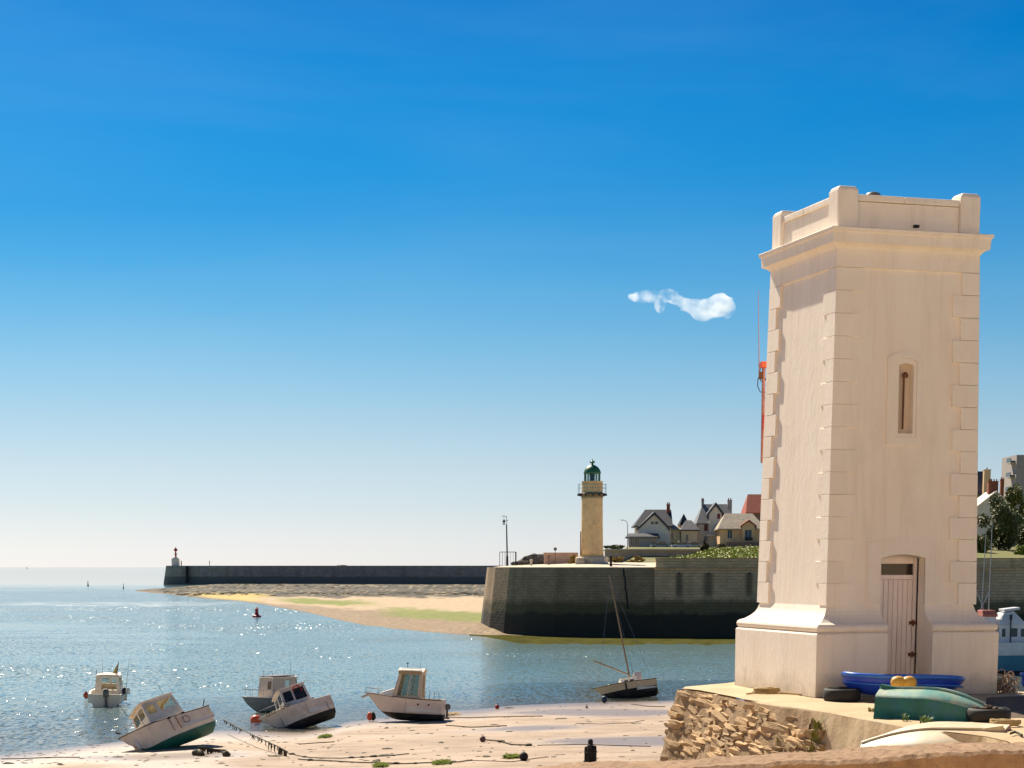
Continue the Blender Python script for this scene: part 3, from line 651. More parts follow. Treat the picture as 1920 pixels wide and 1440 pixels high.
# ------------------------------------------------------------------ lighthouse
LD = 288.0; ls = LD / F
base = A(1109.5, 1057, LD)
lh = thing('stone_lighthouse', 'round ochre stone lighthouse with green lantern dome on the quay', 'lighthouse', base)
z_ = lambda py: (1057 - py) * ls
mb = MB(); mb.lathe([(2.55, -.8), (2.55, z_(1046)), (2.3, z_(1044.5)), (2.3, z_(1043.5))], 8); mb.build('plinth', pale_conc, lh)
mb = MB(); mb.lathe([(1.86, z_(1043.5)), (1.74, z_(1030)), (1.66, z_(990)), (1.62, z_(940)), (1.66, z_(935))], 28); mb.build('shaft', lh_stone, lh, smooth=True)
mb = MB(); mb.lathe([(1.62, z_(935)), (1.9, z_(933.5)), (2.0, z_(929.5)), (1.62, z_(927))], 24); mb.build('cornice', ledge_dk, lh)
for a in range(12):
    mb = MB(); b = a * math.pi / 6; mb.box((2.05 * math.cos(b), 2.05 * math.sin(b), z_(931)), (.42, .2, .34), b); mb.build('bracket', dark_iron, lh)
mb = MB(); mb.lathe([(1.62, z_(930)), (1.58, z_(908)), (1.68, z_(907.5)), (1.68, z_(906.5))], 24); mb.build('drum', lh_stone, lh, smooth=False)
mb = MB()
for zz in (z_(912), z_(919)): mb.tube([(2.16 * math.cos(i * math.pi / 12), 2.16 * math.sin(i * math.pi / 12), zz) for i in range(24)], .025, 4, closed=True)
for i in range(16): a = i * math.pi / 8; mb.tube([(2.16 * math.cos(a), 2.16 * math.sin(a), z_(931)), (2.16 * math.cos(a), 2.16 * math.sin(a), z_(911.5))], .03, 4)
mb.build('railing', steel, lh)
mb = MB(); mb.lathe([(1.18, z_(906)), (1.18, z_(892))], 12); mb.build('lantern_glazing', glass('lantern_glass', (.85, .9, .9), .2), lh)
for i in range(8):
    a = i * math.pi / 4 + .2; mb = MB(); mb.tube([(1.2 * math.cos(a), 1.2 * math.sin(a), z_(906.5)), (1.2 * math.cos(a), 1.2 * math.sin(a), z_(891))], .085, 6); mb.build('mullion', lh_green, lh)
mb = MB(); mb.lathe([(.38, z_(906)), (.34, z_(898)), (.42, z_(897)), (.42, z_(893))], 10); mb.build('lamp', M('lens_blue', (.1, .2, .26), rough=.2), lh)
mb = MB(); mb.lathe([(1.33, z_(892.5)), (1.33, z_(890.5)), (1.2, z_(886)), (.95, z_(881.5)), (.55, z_(878)), (.18, z_(876.5)), (.14, z_(873.5))], 20); mb.build('dome', lh_green, lh, smooth=True)
mb = MB(); mb.lathe([(.1, z_(874)), (.32, z_(872.3)), (.34, z_(870.8)), (.1, z_(869)), (.03, z_(866))], 10); mb.box((0, 0, z_(871.5)), (.75, .1, .3)); mb.build('finial', lh_green, lh)
mb = MB(); mb.box((-1.75, -.8, z_(1020)), (.16, .16, z_(998) - z_(1042))); mb.build('downpipe', rust, lh)
mb = MB(); mb.b2(-2.6, -1.2, -2.9, -2.2, -.6, z_(1051)); mb.b2(-2.4, -1.2, -2.5, -2.0, -.6, z_(1047)); mb.build('step', pale_conc, lh)

# quay furniture
def at_deck(px, D, py): p = A(px, py, D); return p
q = A(951, 1059, 291); ql = thing('quay_lantern', 'tall dark post with hanging lantern at the seaward end of the quay', 'lamp post', q)
s = 291 / F
mb = MB(); mb.tube([(0, 0, -.3), (0, 0, 16 * s)], [.2, .17], 8); mb.tube([(0, 0, 16 * s), (-.1, 0, 74 * s)], [.12, .09], 8); mb.build('post', dark_iron, ql)
mb = MB(); mb.tube([(-.1, 0, 74 * s), (-.12, 0, 90 * s)], .035, 6); mb.tube([(-.12, 0, 88 * s), (-.5, 0, 89.5 * s), (-.9, 0, 89 * s)], .035, 6); mb.tube([(-.11, 0, 81 * s), (.15, 0, 82 * s)], .05, 6); mb.tube([(-.5, 0, 89.5 * s), (-.5, 0, 82 * s)], .03, 6); mb.build('bracket', dark_iron, ql)
mb = MB(); mb.lathe([(.06, 83 * s), (.24, 80 * s), (.26, 78.5 * s)], 10, (-.5, 0, 0)); mb.build('hood', dark_iron, ql)
mb = MB(); mb.lathe([(.22, 78.4 * s), (.17, 73 * s)], 8, (-.5, 0, 0)); mb.build('lamp_glass', glass('lamp_glass', (.8, .8, .8), .3), ql)
q = A(952, 1059.5, 292.5); rl = thing('quay_railing', 'dark iron guard rail around the foot of the lantern post', 'railing', q); s = 292.5 / F
mb = MB(); mb.tube([(-15 * s, .6, 24 * s), (15 * s, .6, 24 * s)], .05, 6); mb.tube([(15 * s, .6, 24 * s), (15 * s, 5, 24 * s)], .05, 6); mb.build('top_rail', dark_iron, rl)
for x, r in ((-15, .045), (-10, .03), (-5, .03), (5, .02), (10, .02), (15, .11)):
    mb = MB(); mb.tube([(x * s, .6, -.3), (x * s, .6, 24 * s)], r, 6); mb.build('baluster', dark_iron, rl)
q = A(1145.5, 1061, 272)
mb = MB(); mb.lathe([(.19, -.3), (.17, 1.3), (.2, 1.35), (.2, 1.48), (.05, 1.55)], 10, q); tag(mb.build('bollard', timber_dk, smooth=False), 'dark brown bollard on the quay edge right of the lighthouse', 'bollard')
q = A(996, 1059, 284); mb = MB(); mb.lathe([(.2, -.3), (.16, .55), (.26, .6), (.22, .8), (.05, .84)], 10, q); tag(mb.build('bollard', pale_conc), 'squat pale mooring bollard left of the lighthouse', 'bollard')
q = A(1029, 1057, 289); mb = MB(); mb.lathe([(.22, -.3), (.2, 1.35), (.05, 1.4)], 8, q); tag(mb.build('bollard', wall_mauve), 'thin brown post standing against the low wall on the quay', 'bollard')
# low wall, sign and rocks left of the lighthouse
q = A(1020, 1057, 300); s = 300 / F
mb = MB(); mb.panel(q + V((0, 0, -.6)), A(1084, 1057, 300) + V((0, 0, -.6)), A(1084, 1037.5, 300), A(1020, 1037.5, 300), [], .5); mb.b2(q.x - .1, A(1084, 1057, 300).x, 299.8, 300.6, A(1084, 1037.5, 300).z, A(1084, 1036, 300).z)
tag(mb.build('low_wall', pink_wall), 'low pinkish grey wall on the quay left of the lighthouse', 'wall')
q = A(1041, 1056, 299); sg = thing('round_sign', 'small round dark sign on a thin post over the low quay wall', 'sign', q); s = 299 / F
mb = MB(); mb.tube([(0, 0, -.4), (0, 0, 24 * s)], .04, 6); mb.build('post', dark_iron, sg)
mb = MB(); mb.tube([(0, -.06, 26 * s), (0, -.02, 26 * s)], .27, 14); mb.build('sign_disc', motor_grey, sg)
def boulder(c, r, sq=(1, 1, .7), seed=0):
    bm = bmesh.new(); bmesh.ops.create_icosphere(bm, subdivisions=2, radius=1)
    for v in bm.verts:
        v.co *= 1 + .38 * noise.noise(v.co * 1.6 + V((seed * 7.3, 0, 0)))
        v.co = V((v.co.x * r * sq[0], v.co.y * r * sq[1], v.co.z * r * sq[2]))
    vs = [v.co + V(c) for v in bm.verts]; bm.verts.index_update(); fs = [tuple(v.index for v in f.verts) for f in bm.faces]; bm.free(); return vs, fs
rock_m = M('quay_rock', (.17, .14, .11), (.09, .075, .055), .9, .8, .06, 3)
for i, (px, py, r) in enumerate(((965, 1057, .5), (978, 1056, .75), (990, 1053, 1.2), (1001, 1049, 1.15), (1010, 1051, 1.3), (1017, 1047, .9), (1003, 1055, 1.0), (1024, 1053, 1.0))):
    q = A(px, py, 318); mb = MB(); mb.add(*boulder(q, r, (1.3, 1, .8), i)); mb.build('boulder', rock_m)
    tag(bpy.data.objects[-1] if False else COL.objects[-1], ['smallest dark rock at the left tip of the rock heap on the quay', 'dark rock second from the left of the heap on the quay', 'rock on the left slope of the heap on the quay', 'rock on the crest of the heap left of the low wall', 'largest rock in the middle of the heap by the low wall', 'topmost rock of the heap touching the low wall', 'rock in front at the foot of the heap on the quay', 'rightmost rock of the heap in front of the low wall end'][i], 'rock', 'rocks heaped on the quay')

# ------------------------------------------------------------------ foliage
def leaves(mb, c, rad, n, size, shell=.55, flat=0, clumps=26):
    c = V(c); cl = []
    for _ in range(clumps):
        d = V((R.gauss(0, 1), R.gauss(0, 1), R.gauss(0, 1))).normalized() * R.uniform(shell, 1)
        cl.append((V((d.x * rad[0], d.y * rad[1], d.z * rad[2])), R.uniform(.22, .42)))
    for _ in range(n):
        b, cr = R.choice(cl); d = V((R.gauss(0, 1), R.gauss(0, 1), R.gauss(0, 1))); d = d.normalized() * R.random() ** .4 * cr
        p = c + b + V((d.x * rad[0], d.y * rad[1], d.z * rad[2]))
        u = V((R.gauss(0, 1), R.gauss(0, 1), R.gauss(0, 1))).normalized(); w_ = u.orthogonal().normalized(); s = size * R.uniform(.6, 1.4)
        mb.v += [p - u * s, p + w_ * s * .55, p + u * s, p - w_ * s * .55]; o = len(mb.v) - 4; mb.f.append((o, o + 1, o + 2, o + 3)); mb.m.append(0)
    return mb
def tree(px, py_top, py_bot, wpx, D, mat, label, n=5000, size=.24, group=None, trunk_h=.25, name='leafy_tree'):
    s = D / F; q = A(px, py_bot, D); h = (py_bot - py_top) * s; wd = wpx * s / 2
    t = thing(name, label, 'tree', q, group=group)
    mb = MB(); mb.tube([(0, 0, -.5), (.1, 0, h * .2), (0, .1, h * .45), (.05, 0, h * .7)], [h * .035, h * .028, h * .02, h * .008], 8)
    for i in range(6):
        a = i * 1.05; mb.tube([(0, 0, h * (.25 + .05 * i)), (wd * .35 * math.cos(a), wd * .35 * math.sin(a), h * (.42 + .05 * i)), (wd * .65 * math.cos(a), wd * .65 * math.sin(a), h * (.5 + .06 * i))], [h * .014, h * .01, h * .004], 5)
    mb.build('trunk', bark, t)
    ch = h * (1 - trunk_h)
    mb = leaves(MB(), (0, 0, h * trunk_h + ch * .5), (wd * .82, wd * .8, ch * .46), n, size); mb.build('crown', mat, t, recalc=False); return t
def bush(px, py_top, py_bot, wpx, D, mat, label, n=1200, size=.16, group=None, name='bush', cat='bush'):
    s = D / F; q = A(px, py_bot, D); h = (py_bot - py_top) * s; wd = wpx * s / 2
    mb = leaves(MB(), (0, 0, h * .42), (wd * .85, wd * .7, h * .5), n, size, .3, clumps=14)
    o = mb.build(name, mat, recalc=False); o.location = q; return tag(o, label, cat, group)
bush(1076, 1040, 1058, 26, 294, leaf_dry, 'dry golden bush left of the lighthouse foot', 900, .16)
bush(1158, 1041, 1057, 40, 296, leaf_dry, 'dry golden bush between lighthouse and bollard', 1100, .16)
bush(1196, 1042, 1056, 36, 297, leaf_dry, 'dry yellowish bush left of the quay parapet', 900, .16)

# ------------------------------------------------------------------ hill and houses
HD = 400.0; hs_ = HD / F
def hill(X, Y):
    pxx = 960 + F * X / Y
    z = lerp(10.85, 11.3, smooth(296, 368, Y)) + 2.7 * smooth(371.5, 374.5, Y) + 2.0 * smooth(306, 350, Y) * smooth(1275, 1345, pxx) * (1 - smooth(371.5, 374.5, Y)) + smooth(400, 700, Y) * 4 + .25 * noise.noise(V((X * .06, Y * .06, 0)))
    return lerp(9.0, z, smooth(15.0, 19.0, X * 300 / Y))
mb = MB(); nx, ny = 60, 70
for i in range(nx):
    for j in range(ny):
        X = lerp(20, 260, i / (nx - 1)); Y = lerp(296, 900, (j / (ny - 1)) ** 1.6); mb.v.append(V((X, Y, hill(X, Y))))
for i in range(nx - 1):
    for j in range(ny - 1):
        o = i * ny + j; mb.f.append((o, o + ny, o + ny + 1, o + 1)); mb.m.append(0)
tag(mb.build('hillside', grass_m, recalc=False, smooth=True), kind='structure')
# retaining wall with pale road edge above it
a, b = A(1134, 1052, 372), A(1345, 1052, 372)
mb = MB(); mb.panel(a + V((0, 0, -1)), b + V((0, 0, -1)), A(1345, 1032, 372), A(1134, 1032, 372), [], 1.0)
rw = tag(mb.build('retaining_wall', pink_wall), 'pinkish masonry retaining wall below the houses on the shore road', 'wall')
mb = MB(); mb.b2(a.x, b.x, 371.6, 373.4, A(1134, 1032, 372).z, A(1134, 1029.3, 372).z); mb.build('coping', pale_conc, rw)
mb = MB(); mb.b2(a.x, a.x + 60, 374, 398, 13.35, 13.45)
tag(mb.build('shore_road', M('road_asphalt', (.30, .25, .2), (.24, .2, .17), .9, .5)), kind='structure')
mb = leaves(MB(), A(1152, 1026, 385), (2.3, 1.5, .45), 1500, .2, .2); tag(mb.build('clipped_hedge', leaf_dk, recalc=False), 'low dark green hedge under the curved street lamp', 'hedge')
# green bank
mb = MB()
for i in range(1500):
    Y = R.uniform(300, 366); px = R.uniform(1262, 1440) + R.gauss(0, 6); X = (px - 960) / F * Y; c = V((X, Y, hill(X, Y) + .1)); hh = .5 + .5 * noise.noise(V((X * .25, Y * .12, 0)))
    for _ in range(11):
        p = c + V((R.gauss(0, .45), R.gauss(0, .5), abs(R.gauss(0, .35)) * hh)); u = V((R.gauss(0, 1), R.gauss(0, 1), R.gauss(0, 1))).normalized() * R.uniform(.12, .28); w_ = u.orthogonal() * .5
        mb.quad(p - u, p + w_, p + u, p - w_)
tag(mb.build('ground_cover', leaf_lt, recalc=False), 'bright green ground cover on the bank behind the parapet', 'ground cover', kind='stuff')
bush(1322, 1013, 1034, 17, 345, leaf_red, 'russet bush in front of the white gabled house', 1300, .18)
bush(1353, 1014, 1036, 28, 347, leaf_red, 'broad russet bush in front of the ochre bungalow', 2200, .18)
bush(1358, 1028, 1046, 24, 336, leaf_dk, 'low dark bush on the green bank below the russet one', 1500, .18)
bush(1268, 1014, 1023, 26, 388, leaf_dk, 'low dark shrub in front of the flat roofed cream house', 700, .16)

class House:
    def __init__(s, name, label, px, pyb, D, cat='house'):
        s.D = D; s.s = D / F; s.px = px; s.py = pyb; s.o = A(px, pyb, D)
        s.root = thing(name, label, cat, s.o)
    def X(s, px): return (px - s.px) * s.s
    def Z(s, py): return (s.py - py) * s.s
    def wall(s, x0, x1, y0, y1, dep, mat, ops=(), yoff=0, shut=None, name='wall', win=win_glass, frame=wall_white):
        """front wall x0..x1 (px), base y0 to top y1 (px), a box of depth dep with openings in the front"""
        X0, X1, Z0, Z1 = s.X(x0), s.X(x1), s.Z(y0), s.Z(y1)
        op = [((a - x0) / (x1 - x0), (y0 - d) / (y0 - y1), (b - x0) / (x1 - x0), (y0 - c) / (y0 - y1)) for a, b, c, d in ops]
        mb = MB(); mb.panel((X0, yoff, Z0), (X1, yoff, Z0), (X1, yoff, Z1), (X0, yoff, Z1), op, .35, 0); P, n = mb.P, mb.n
        mb.b2(X0, X0 + .3, yoff + .352, yoff + dep, Z0, Z1); mb.b2(X1 - .3, X1, yoff + .352, yoff + dep, Z0, Z1); mb.b2(X0 + .3, X1 - .3, yoff + dep - .3, yoff + dep, Z0, Z1)
        w_ = mb.build(name, mat, s.root)
        for o_ in op:
            u0, v0, u1, v1 = o_; q = [P(u0, v0), P(u1, v0), P(u1, v1), P(u0, v1)]
            f = MB()
            for a, b in ((0, 1), (1, 2), (2, 3), (3, 0)): f.tube([q[a] - n * .15, q[b] - n * .15], .06, 4)
            m_ = (q[0] + q[1]) / 2 - n * .15; f.tube([m_, (q[2] + q[3]) / 2 - n * .15], .04, 4)
            fr = f.build('window', frame, w_ if False else s.root)
            MB().slab(P, n, o_, .2, .03).build('pane', shut or win, fr)
        return w_
    def prism(s, pts, y0, y1, mat, name='roof'):
        mb = MB(); mb.prism([(s.X(a), s.Z(b)) for a, b in pts], y0, y1); return mb.build(name, mat, s.root)
    def roof_x(s, x0, x1, r0, r1, ye, yr, y0, y1, mat, name='roof', th=.25):
        """roof with ridge along x from r0 to r1 (px); hips when r differs from x"""
        ym = (y0 + y1) / 2; e = s.Z(ye); r = s.Z(yr)
        b = [V((s.X(x0), y0, e)), V((s.X(x1), y0, e)), V((s.X(x1), y1, e)), V((s.X(x0), y1, e)), V((s.X(r0), ym, r)), V((s.X(r1), ym, r))]
        lo = [p - V((0, 0, th)) for p in b[:4]]
        mb = MB(); mb.add(b + lo, [(0, 1, 5, 4), (2, 3, 4, 5), (3, 0, 4), (1, 2, 5), (6, 7, 1, 0), (7, 8, 2, 1), (8, 9, 3, 2), (9, 6, 0, 3), (9, 8, 7, 6)])
        return mb.build(name, mat, s.root)
    def gable_roof(s, xa, xm, xb, ye, yr, y0, y1, mat, th=3, ov=3, name='roof'):
        """two sloping slabs, ridge along depth"""
        for (x0, z0), (x1, z1) in (((xa - ov, ye + ov * .8), (xm, yr)), ((xm, yr), (xb + ov, ye + ov * .8))):
            s.prism([(x0, z0), (x1, z1), (x1, z1 - th), (x0, z0 - th)], y0, y1, mat, name)
    def chimney(s, x0, x1, y0, y1, yo, mat, dep=.8, pots=2):
        mb = MB(); mb.b2(s.X(x0), s.X(x1), yo, yo + dep, s.Z(y0), s.Z(y1)); mb.b2(s.X(x0) - .08, s.X(x1) + .08, yo - .08, yo + dep + .08, s.Z(y1), s.Z(y1) + .15)
        c = mb.build('chimney', mat, s.root)
        for i in range(pots):
            mb = MB(); mb.lathe([(.14, 0), (.11, .45)], 8, (lerp(s.X(x0), s.X(x1), (i + .5) / pots), yo + dep / 2, s.Z(y1) + .15)); mb.build('chimney_pot', brick, c)

# house 1
h = House('slate_roofed_villa', 'white villa with dark slate roof and front gable, left of the other houses', 1226, 1027, 402)
h.wall(1195, 1258, 1027, 986, 8, wall_white, [], yoff=1.0)
h.roof_x(1189, 1261, 1212, 1261, 987, 956, .2, 9.8, slate)
gw = h.prism([(1197, 1027), (1253, 1027), (1253, 992), (1226, 967), (1197, 992)], 0, 1.6, wall_white, 'gable')
h.gable_roof(1197, 1226, 1253, 994, 966, -.4, 3.4, slate, th=5, ov=2)
for a, b in ((1220.3, 1225), (1228, 1233)):
    f = MB(); f.b2(h.X(a), h.X(b), -.06, .1, h.Z(984), h.Z(979)); f.build('window', win_glass, h.root)
f = MB(); f.b2(h.X(1226), h.X(1227), -.08, .1, h.Z(985), h.Z(968)); f.b2(h.X(1214), h.X(1239), -.08, .05, h.Z(976), h.Z(975)); f.build('timber', wall_cream, h.root)
h.chimney(1252, 1258, 968, 948, 4, brick)
h.wall(1178, 1232, 1027, 1006, 3.5, wall_grey, [(1181, 1187, 1010, 1025), (1189, 1196, 1010, 1025), (1220, 1226, 1012, 1022)], yoff=-3.8, name='porch_wall')
h.roof_x(1172, 1234, 1178, 1232, 1008, 1001, -4.2, -.1, slate, 'porch_roof')
# house 2
h = House('flat_roofed_house', 'low cream house with patio posts and a small slate turret', 1270, 1026, 404)
h.wall(1256, 1276, 1026, 992, 6, wall_cream, [(1257.5, 1263, 999, 1013)], yoff=1)
h.wall(1232, 1254, 1026, 996, 4, wall_white, [(1235, 1240, 1001, 1018), (1243, 1249, 1001, 1018)], yoff=3)
h.wall(1277, 1307, 1026, 994, 6, wall_cream, [(1285, 1290, 1003, 1015)], yoff=0)
h.roof_x(1230, 1278, 1244, 1264, 993, 983, .3, 7.4, tile_pale)
h.roof_x(1276, 1311, 1288, 1298, 994, 976, -.4, 7, slate)
mb = MB(); mb.lathe([(h.s * 11, h.Z(993)), (h.s * 11, h.Z(985))], 8, (h.X(1285), 5, 0)); mb.build('turret', wall_cream, h.root)
mb = MB(); mb.lathe([(h.s * 12, h.Z(985)), (h.s * 6, h.Z(974)), (.05, h.Z(964))], 8, (h.X(1285), 5, 0)); mb.build('turret_roof', slate, h.root)
for px in (1234, 1241, 1248, 1256):
    mb = MB(); mb.b2(h.X(px) - .07, h.X(px) + .07, -.6, -.45, h.Z(1026), h.Z(994)); mb.build('post', wall_white, h.root)
mb = MB(); mb.b2(h.X(1231), h.X(1258), -.7, 1, h.Z(994), h.Z(992)); mb.build('beam', wall_cream, h.root)
# house 3
h = House('gabled_house', 'tall white house with grey slate roof, twin chimneys and dark red shutters', 1340, 1026, 406)
h.wall(1309, 1373, 1026, 981, 8, wall_white, [], yoff=1)
h.wall(1329, 1352, 1026, 975, 1.6, wall_white, [(1342, 1350, 984, 996)], yoff=0, shut=red_shut, name='bay_wall')
h.prism([(1329, 975), (1352, 975), (1352, 965), (1341, 950), (1329, 965)], 0, 3, wall_white, 'gable')
h.roof_x(1306, 1376, 1321, 1368, 982, 946, .2, 9.6, slate_lt)
h.gable_roof(1329, 1341, 1352, 966, 949, -.5, 5, slate, th=5, ov=4)
for a, b, c, d, m_ in ((1321, 1327, 983, 996, red_shut), (1344, 1349, 965, 974, red_shut), (1321, 1326, 1006, 1014, win_glass)):
    mb = MB(); y = -.12 if a > 1340 else .86; mb.b2(h.X(a), h.X(b), y, y + .2, h.Z(d), h.Z(c)); mb.build('shutter' if m_ is red_shut else 'window', m_, h.root)
mb = MB(); mb.b2(h.X(1324), h.X(1350), -1.4, 0, h.Z(1005), h.Z(1003)); mb.build('balcony', wall_white, h.root)
h.chimney(1318.5, 1323, 950, 940, 4.5, wall_grey); h.chimney(1367, 1375, 965, 940, 4.2, wall_grey)
# house 4
h = House('ochre_bungalow', 'ochre bungalow with pale tiled roof and small front gable', 1390, 1026, 396)
h.wall(1351, 1432, 1026, 990, 8, wall_ochre, [(1365, 1374, 994, 1010)], yoff=1, shut=blue_shut)
h.wall(1391, 1414, 1026, 986, 1.6, wall_ochre, [(1396, 1409, 994, 1012)], yoff=0, shut=blue_shut, name='bay_wall')
h.prism([(1391, 986), (1414, 986), (1403, 979)], 0, 3.5, wall_ochre, 'gable')
h.roof_x(1346, 1436, 1364, 1415, 992, 963, .1, 10, tile_pale)
h.gable_roof(1391, 1403, 1414, 986, 978, -.4, 4, brick, th=2.5, ov=3)
mb = MB(); mb.b2(h.X(1360), h.X(1432), -2.5, -2.2, h.Z(1030), h.Z(1017)); mb.build('garden_wall', wall_mauve, h.root)
mb = MB(); mb.b2(h.X(1396), h.X(1410), -.5, -.42, h.Z(1014), h.Z(1008)); mb.build('balustrade', dark_iron, h.root)
# house 5
h = House('red_roofed_house', 'tall house with steep red tiled roof, half hidden by the white tower', 1425, 1026, 430)
h.wall(1402, 1452, 1026, 962, 9, wall_mauve, [(1408, 1412, 972, 982)], yoff=0)
h.roof_x(1397, 1458, 1405, 1448, 963, 928, -.6, 9.6, tile_red)
# houses right of the tower
h = House('white_gabled_house', 'white gabled house with brick chimney behind the dark tree right of the tower', 1860, 1030, 395)
h.prism([(1826, 1030), (1893, 1030), (1893, 953), (1864, 926), (1826, 953)], 0, 9, wall_white, 'gable')
h.gable_roof(1830, 1864, 1893, 952, 925, -.35, 9.4, wall_white, th=2, ov=2)
f = MB(); f.b2(h.X(1858), h.X(1865), -.06, .1, h.Z(947), h.Z(937)); f.build('window', win_glass, h.root)
h.chimney(1854, 1872, 928, 906, 2, brick, 1.4, 4)
h = House('slate_house', 'tall house with dark slate roof and long chimney behind the white gabled house', 1840, 1030, 425)
h.wall(1800, 1850, 1030, 928, 9, wall_grey, [])
h.roof_x(1796, 1866, 1802, 1856, 930, 886, -.5, 9.5, slate)
h.chimney(1838, 1850, 935, 886, -1.2, wall_ochre, 1.2, 1); h.chimney(1874, 1880, 940, 903, 1, brick, 1, 2)
h = House('apartment_block', 'tall beige apartment block with small balconies at the right picture edge', 1915, 1030, 470, 'apartment block')
h.wall(1900, 1990, 1030, 858, 14, wall_grey, [(1926, 1940, 880, 892), (1926, 1940, 906, 918)])
for py in (871, 897, 923):
    mb = MB(); mb.b2(h.X(1891), h.X(1899.8), 1, 5, h.Z(py + 2), h.Z(py)); bl = mb.build('balcony', wall_grey, h.root)
    mb = MB(); mb.b2(h.X(1891), h.X(1892), 1, 5, h.Z(py), h.Z(py - 8)); mb.b2(h.X(1891), h.X(1899.8), 1, 1.1, h.Z(py), h.Z(py - 3)); mb.build('balustrade', win_glass, bl)
tree(1872, 936, 1050, 108, 345, leaf_dk, 'large dark evergreen tree right of the white tower', 12000, .24, trunk_h=.12)
tree(1925, 940, 1050, 60, 350, leaf_dk, 'dark tree cut by the right picture edge beside the apartment block', 6000, .24, trunk_h=.15)
tree(1900, 905, 1000, 46, 372, leaf_yl, 'yellow green tree behind the dark tree, below the balconies', 6000, .22)
tree(1838, 1000, 1050, 30, 335, leaf_yl, 'small yellow green shrub tree beside the tower wall edge', 2500, .2, trunk_h=.1)
tree(1915, 1022, 1050, 30, 330, leaf_lt, 'low bright green bush tree above the parapet at the right edge', 1500, .2, trunk_h=.1)
q = A(1176.5, 1027, 390); s = 390 / F; sl = thing('street_lamp', 'thin grey street lamp with curved arm beside the slate roofed villa', 'street lamp', q)
mb = MB(); mb.tube([(0, 0, -.5), (0, 0, 40 * s), (-.15, 0, 47 * s), (-.6, 0, 50 * s), (-.95, 0, 50.5 * s)], [.09, .07, .06, .05, .05], 8); mb.build('post', steel, sl)
mb = MB(); mb.box((-1.15, 0, 50.5 * s), (.6, .25, .14)); mb.build('lamp_head', motor_grey, sl)
# parked cars on the shore road
def car(px, py, D, paintm, label):
    q = A(px, py, D); c = thing('parked_car', label, 'car', q, group='cars parked on the shore road')
    mb = MB(); mb.prism([(-2, .3), (-2.05, .7), (-1.9, .85), (-1.2, .92), (1.5, .92), (2, .8), (2.05, .35)], -.8, .8); mb.build('body', paintm, c, bevel=.06)
    mb = MB(); mb.prism([(-1.1, .922), (-.5, 1.4), (.9, 1.42), (1.5, .922)], -.7, .7); mb.build('cabin', win_glass, c, bevel=.05)
    mb = MB(); mb.prism([(-.55, 1.38), (-.4, 1.47), (.8, 1.48), (.95, 1.4)], -.66, .66); mb.build('roof', paintm, c)
    for x in (-1.25, 1.3):
        for y in (-.78, .78):
            mb = MB(); mb.tube([(x, y - .1, .31), (x, y + .1, .31)], .31, 12); mb.build('wheel', rubber, c)
car(1277, 1029.5, 383, M('silver_car', (.55, .56, .6), rough=.3), 'silver car parked in front of the cream house on the shore road')
car(1298, 1029.5, 384, M('cream_car', (.62, .52, .36), rough=.3), 'cream car parked right of the silver car on the shore road')
car(1238, 1029.5, 385, M('teal_car', (.2, .3, .3), rough=.3), 'dull teal car parked in front of the slate roofed villa')
# ------------------------------------------------------------------ white tower
TX, TY, TZ, TH = 6.804, 36.15, 7.64, 0.284
tw = thing('white_tower', 'square white painted stone tower with parapet and plank door on the quay platform', 'tower', (TX, TY, TZ), (0, 0, TH))
MT = Matrix.Translation((TX, TY, TZ)) @ Matrix.Rotation(TH, 4, 'Z'); MTI = MT.inverted()
HB, Z1, ZS0, HS0, ZS1, HS1, ZC0, ZC1, HC = 1.865, 1.16, 1.657, 1.508, 8.10, 1.399, 8.10, 8.372, 1.612
def hz(z): return lerp(HS0, HS1, (z - ZS0) / (ZS1 - ZS0))
def TL(px, py, yl):                          # pixel -> local x,z on the plane y = yl
    o = MTI @ V((0, 0, EYE)); d = MTI.to_3x3() @ ray(px, py); t = (yl - o.y) / d.y
    p = o + d * t; return p.x, p.z
prof = [(0, HB), (Z1 - .03, HB), (Z1, HB - .02), (Z1 + .004, 1.79), (1.185, 1.825), (1.215, 1.848), (1.25, 1.855), (1.285, 1.845), (1.315, 1.815), (1.335, 1.765), (1.345, 1.735), (1.375, 1.69), (1.42, 1.632), (1.48, 1.577), (1.55, 1.54), (ZS0, HS0)]
xl, _ = TL(1650, 1110, -1.5); xr, _ = TL(1733, 1110, -1.5); _, zdt = TL(1690, 1039.5, -hz(2.5)); DY = -1.16
RISE = .07; NC = 10
xcs = [lerp(xl, xr, i / NC) for i in range(NC + 1)]
arch = lambda x: zdt - RISE * ((x - (xl + xr) / 2) / ((xr - xl) / 2)) ** 2
def strips(mb, z0, h0, z1, h1, gaps=None):
    c0 = [(-h0, -h0), (h0, -h0), (h0, h0), (-h0, h0)]; c1 = [(-h1, -h1), (h1, -h1), (h1, h1), (-h1, h1)]
    for i in range(4):
        a, b = c0[i], c0[(i + 1) % 4]; c, d = c1[(i + 1) % 4], c1[i]
        if i == 0 and gaps:
            l, r = gaps
            mb.quad((-h0, -h0, z0), (l, -h0, z0), (l, -h1, z1), (-h1, -h1, z1)); mb.quad((r, -h0, z0), (h0, -h0, z0), (h1, -h1, z1), (r, -h1, z1))
            mb.quad((l, -h0, z0), (l, DY - .1, z0), (l, DY - .1, z1), (l, -h1, z1)); mb.quad((r, DY - .1, z0), (r, -h0, z0), (r, -h1, z1), (r, DY - .1, z1))
        else: mb.quad((*a, z0), (*b, z0), (*c, z1), (*d, z1))
mb = MB()
for (z0, h0), (z1, h1) in zip(prof, prof[1:]): strips(mb, z0, h0, z1, h1, (xl, xr))
mb.v = [V(p) for p in mb.v]; mb.build('base', paint, tw, recalc=False)
mb = MB()
zd0 = zdt - RISE
strips(mb, ZS0, hz(ZS0), zd0, hz(zd0), (xl, xr))
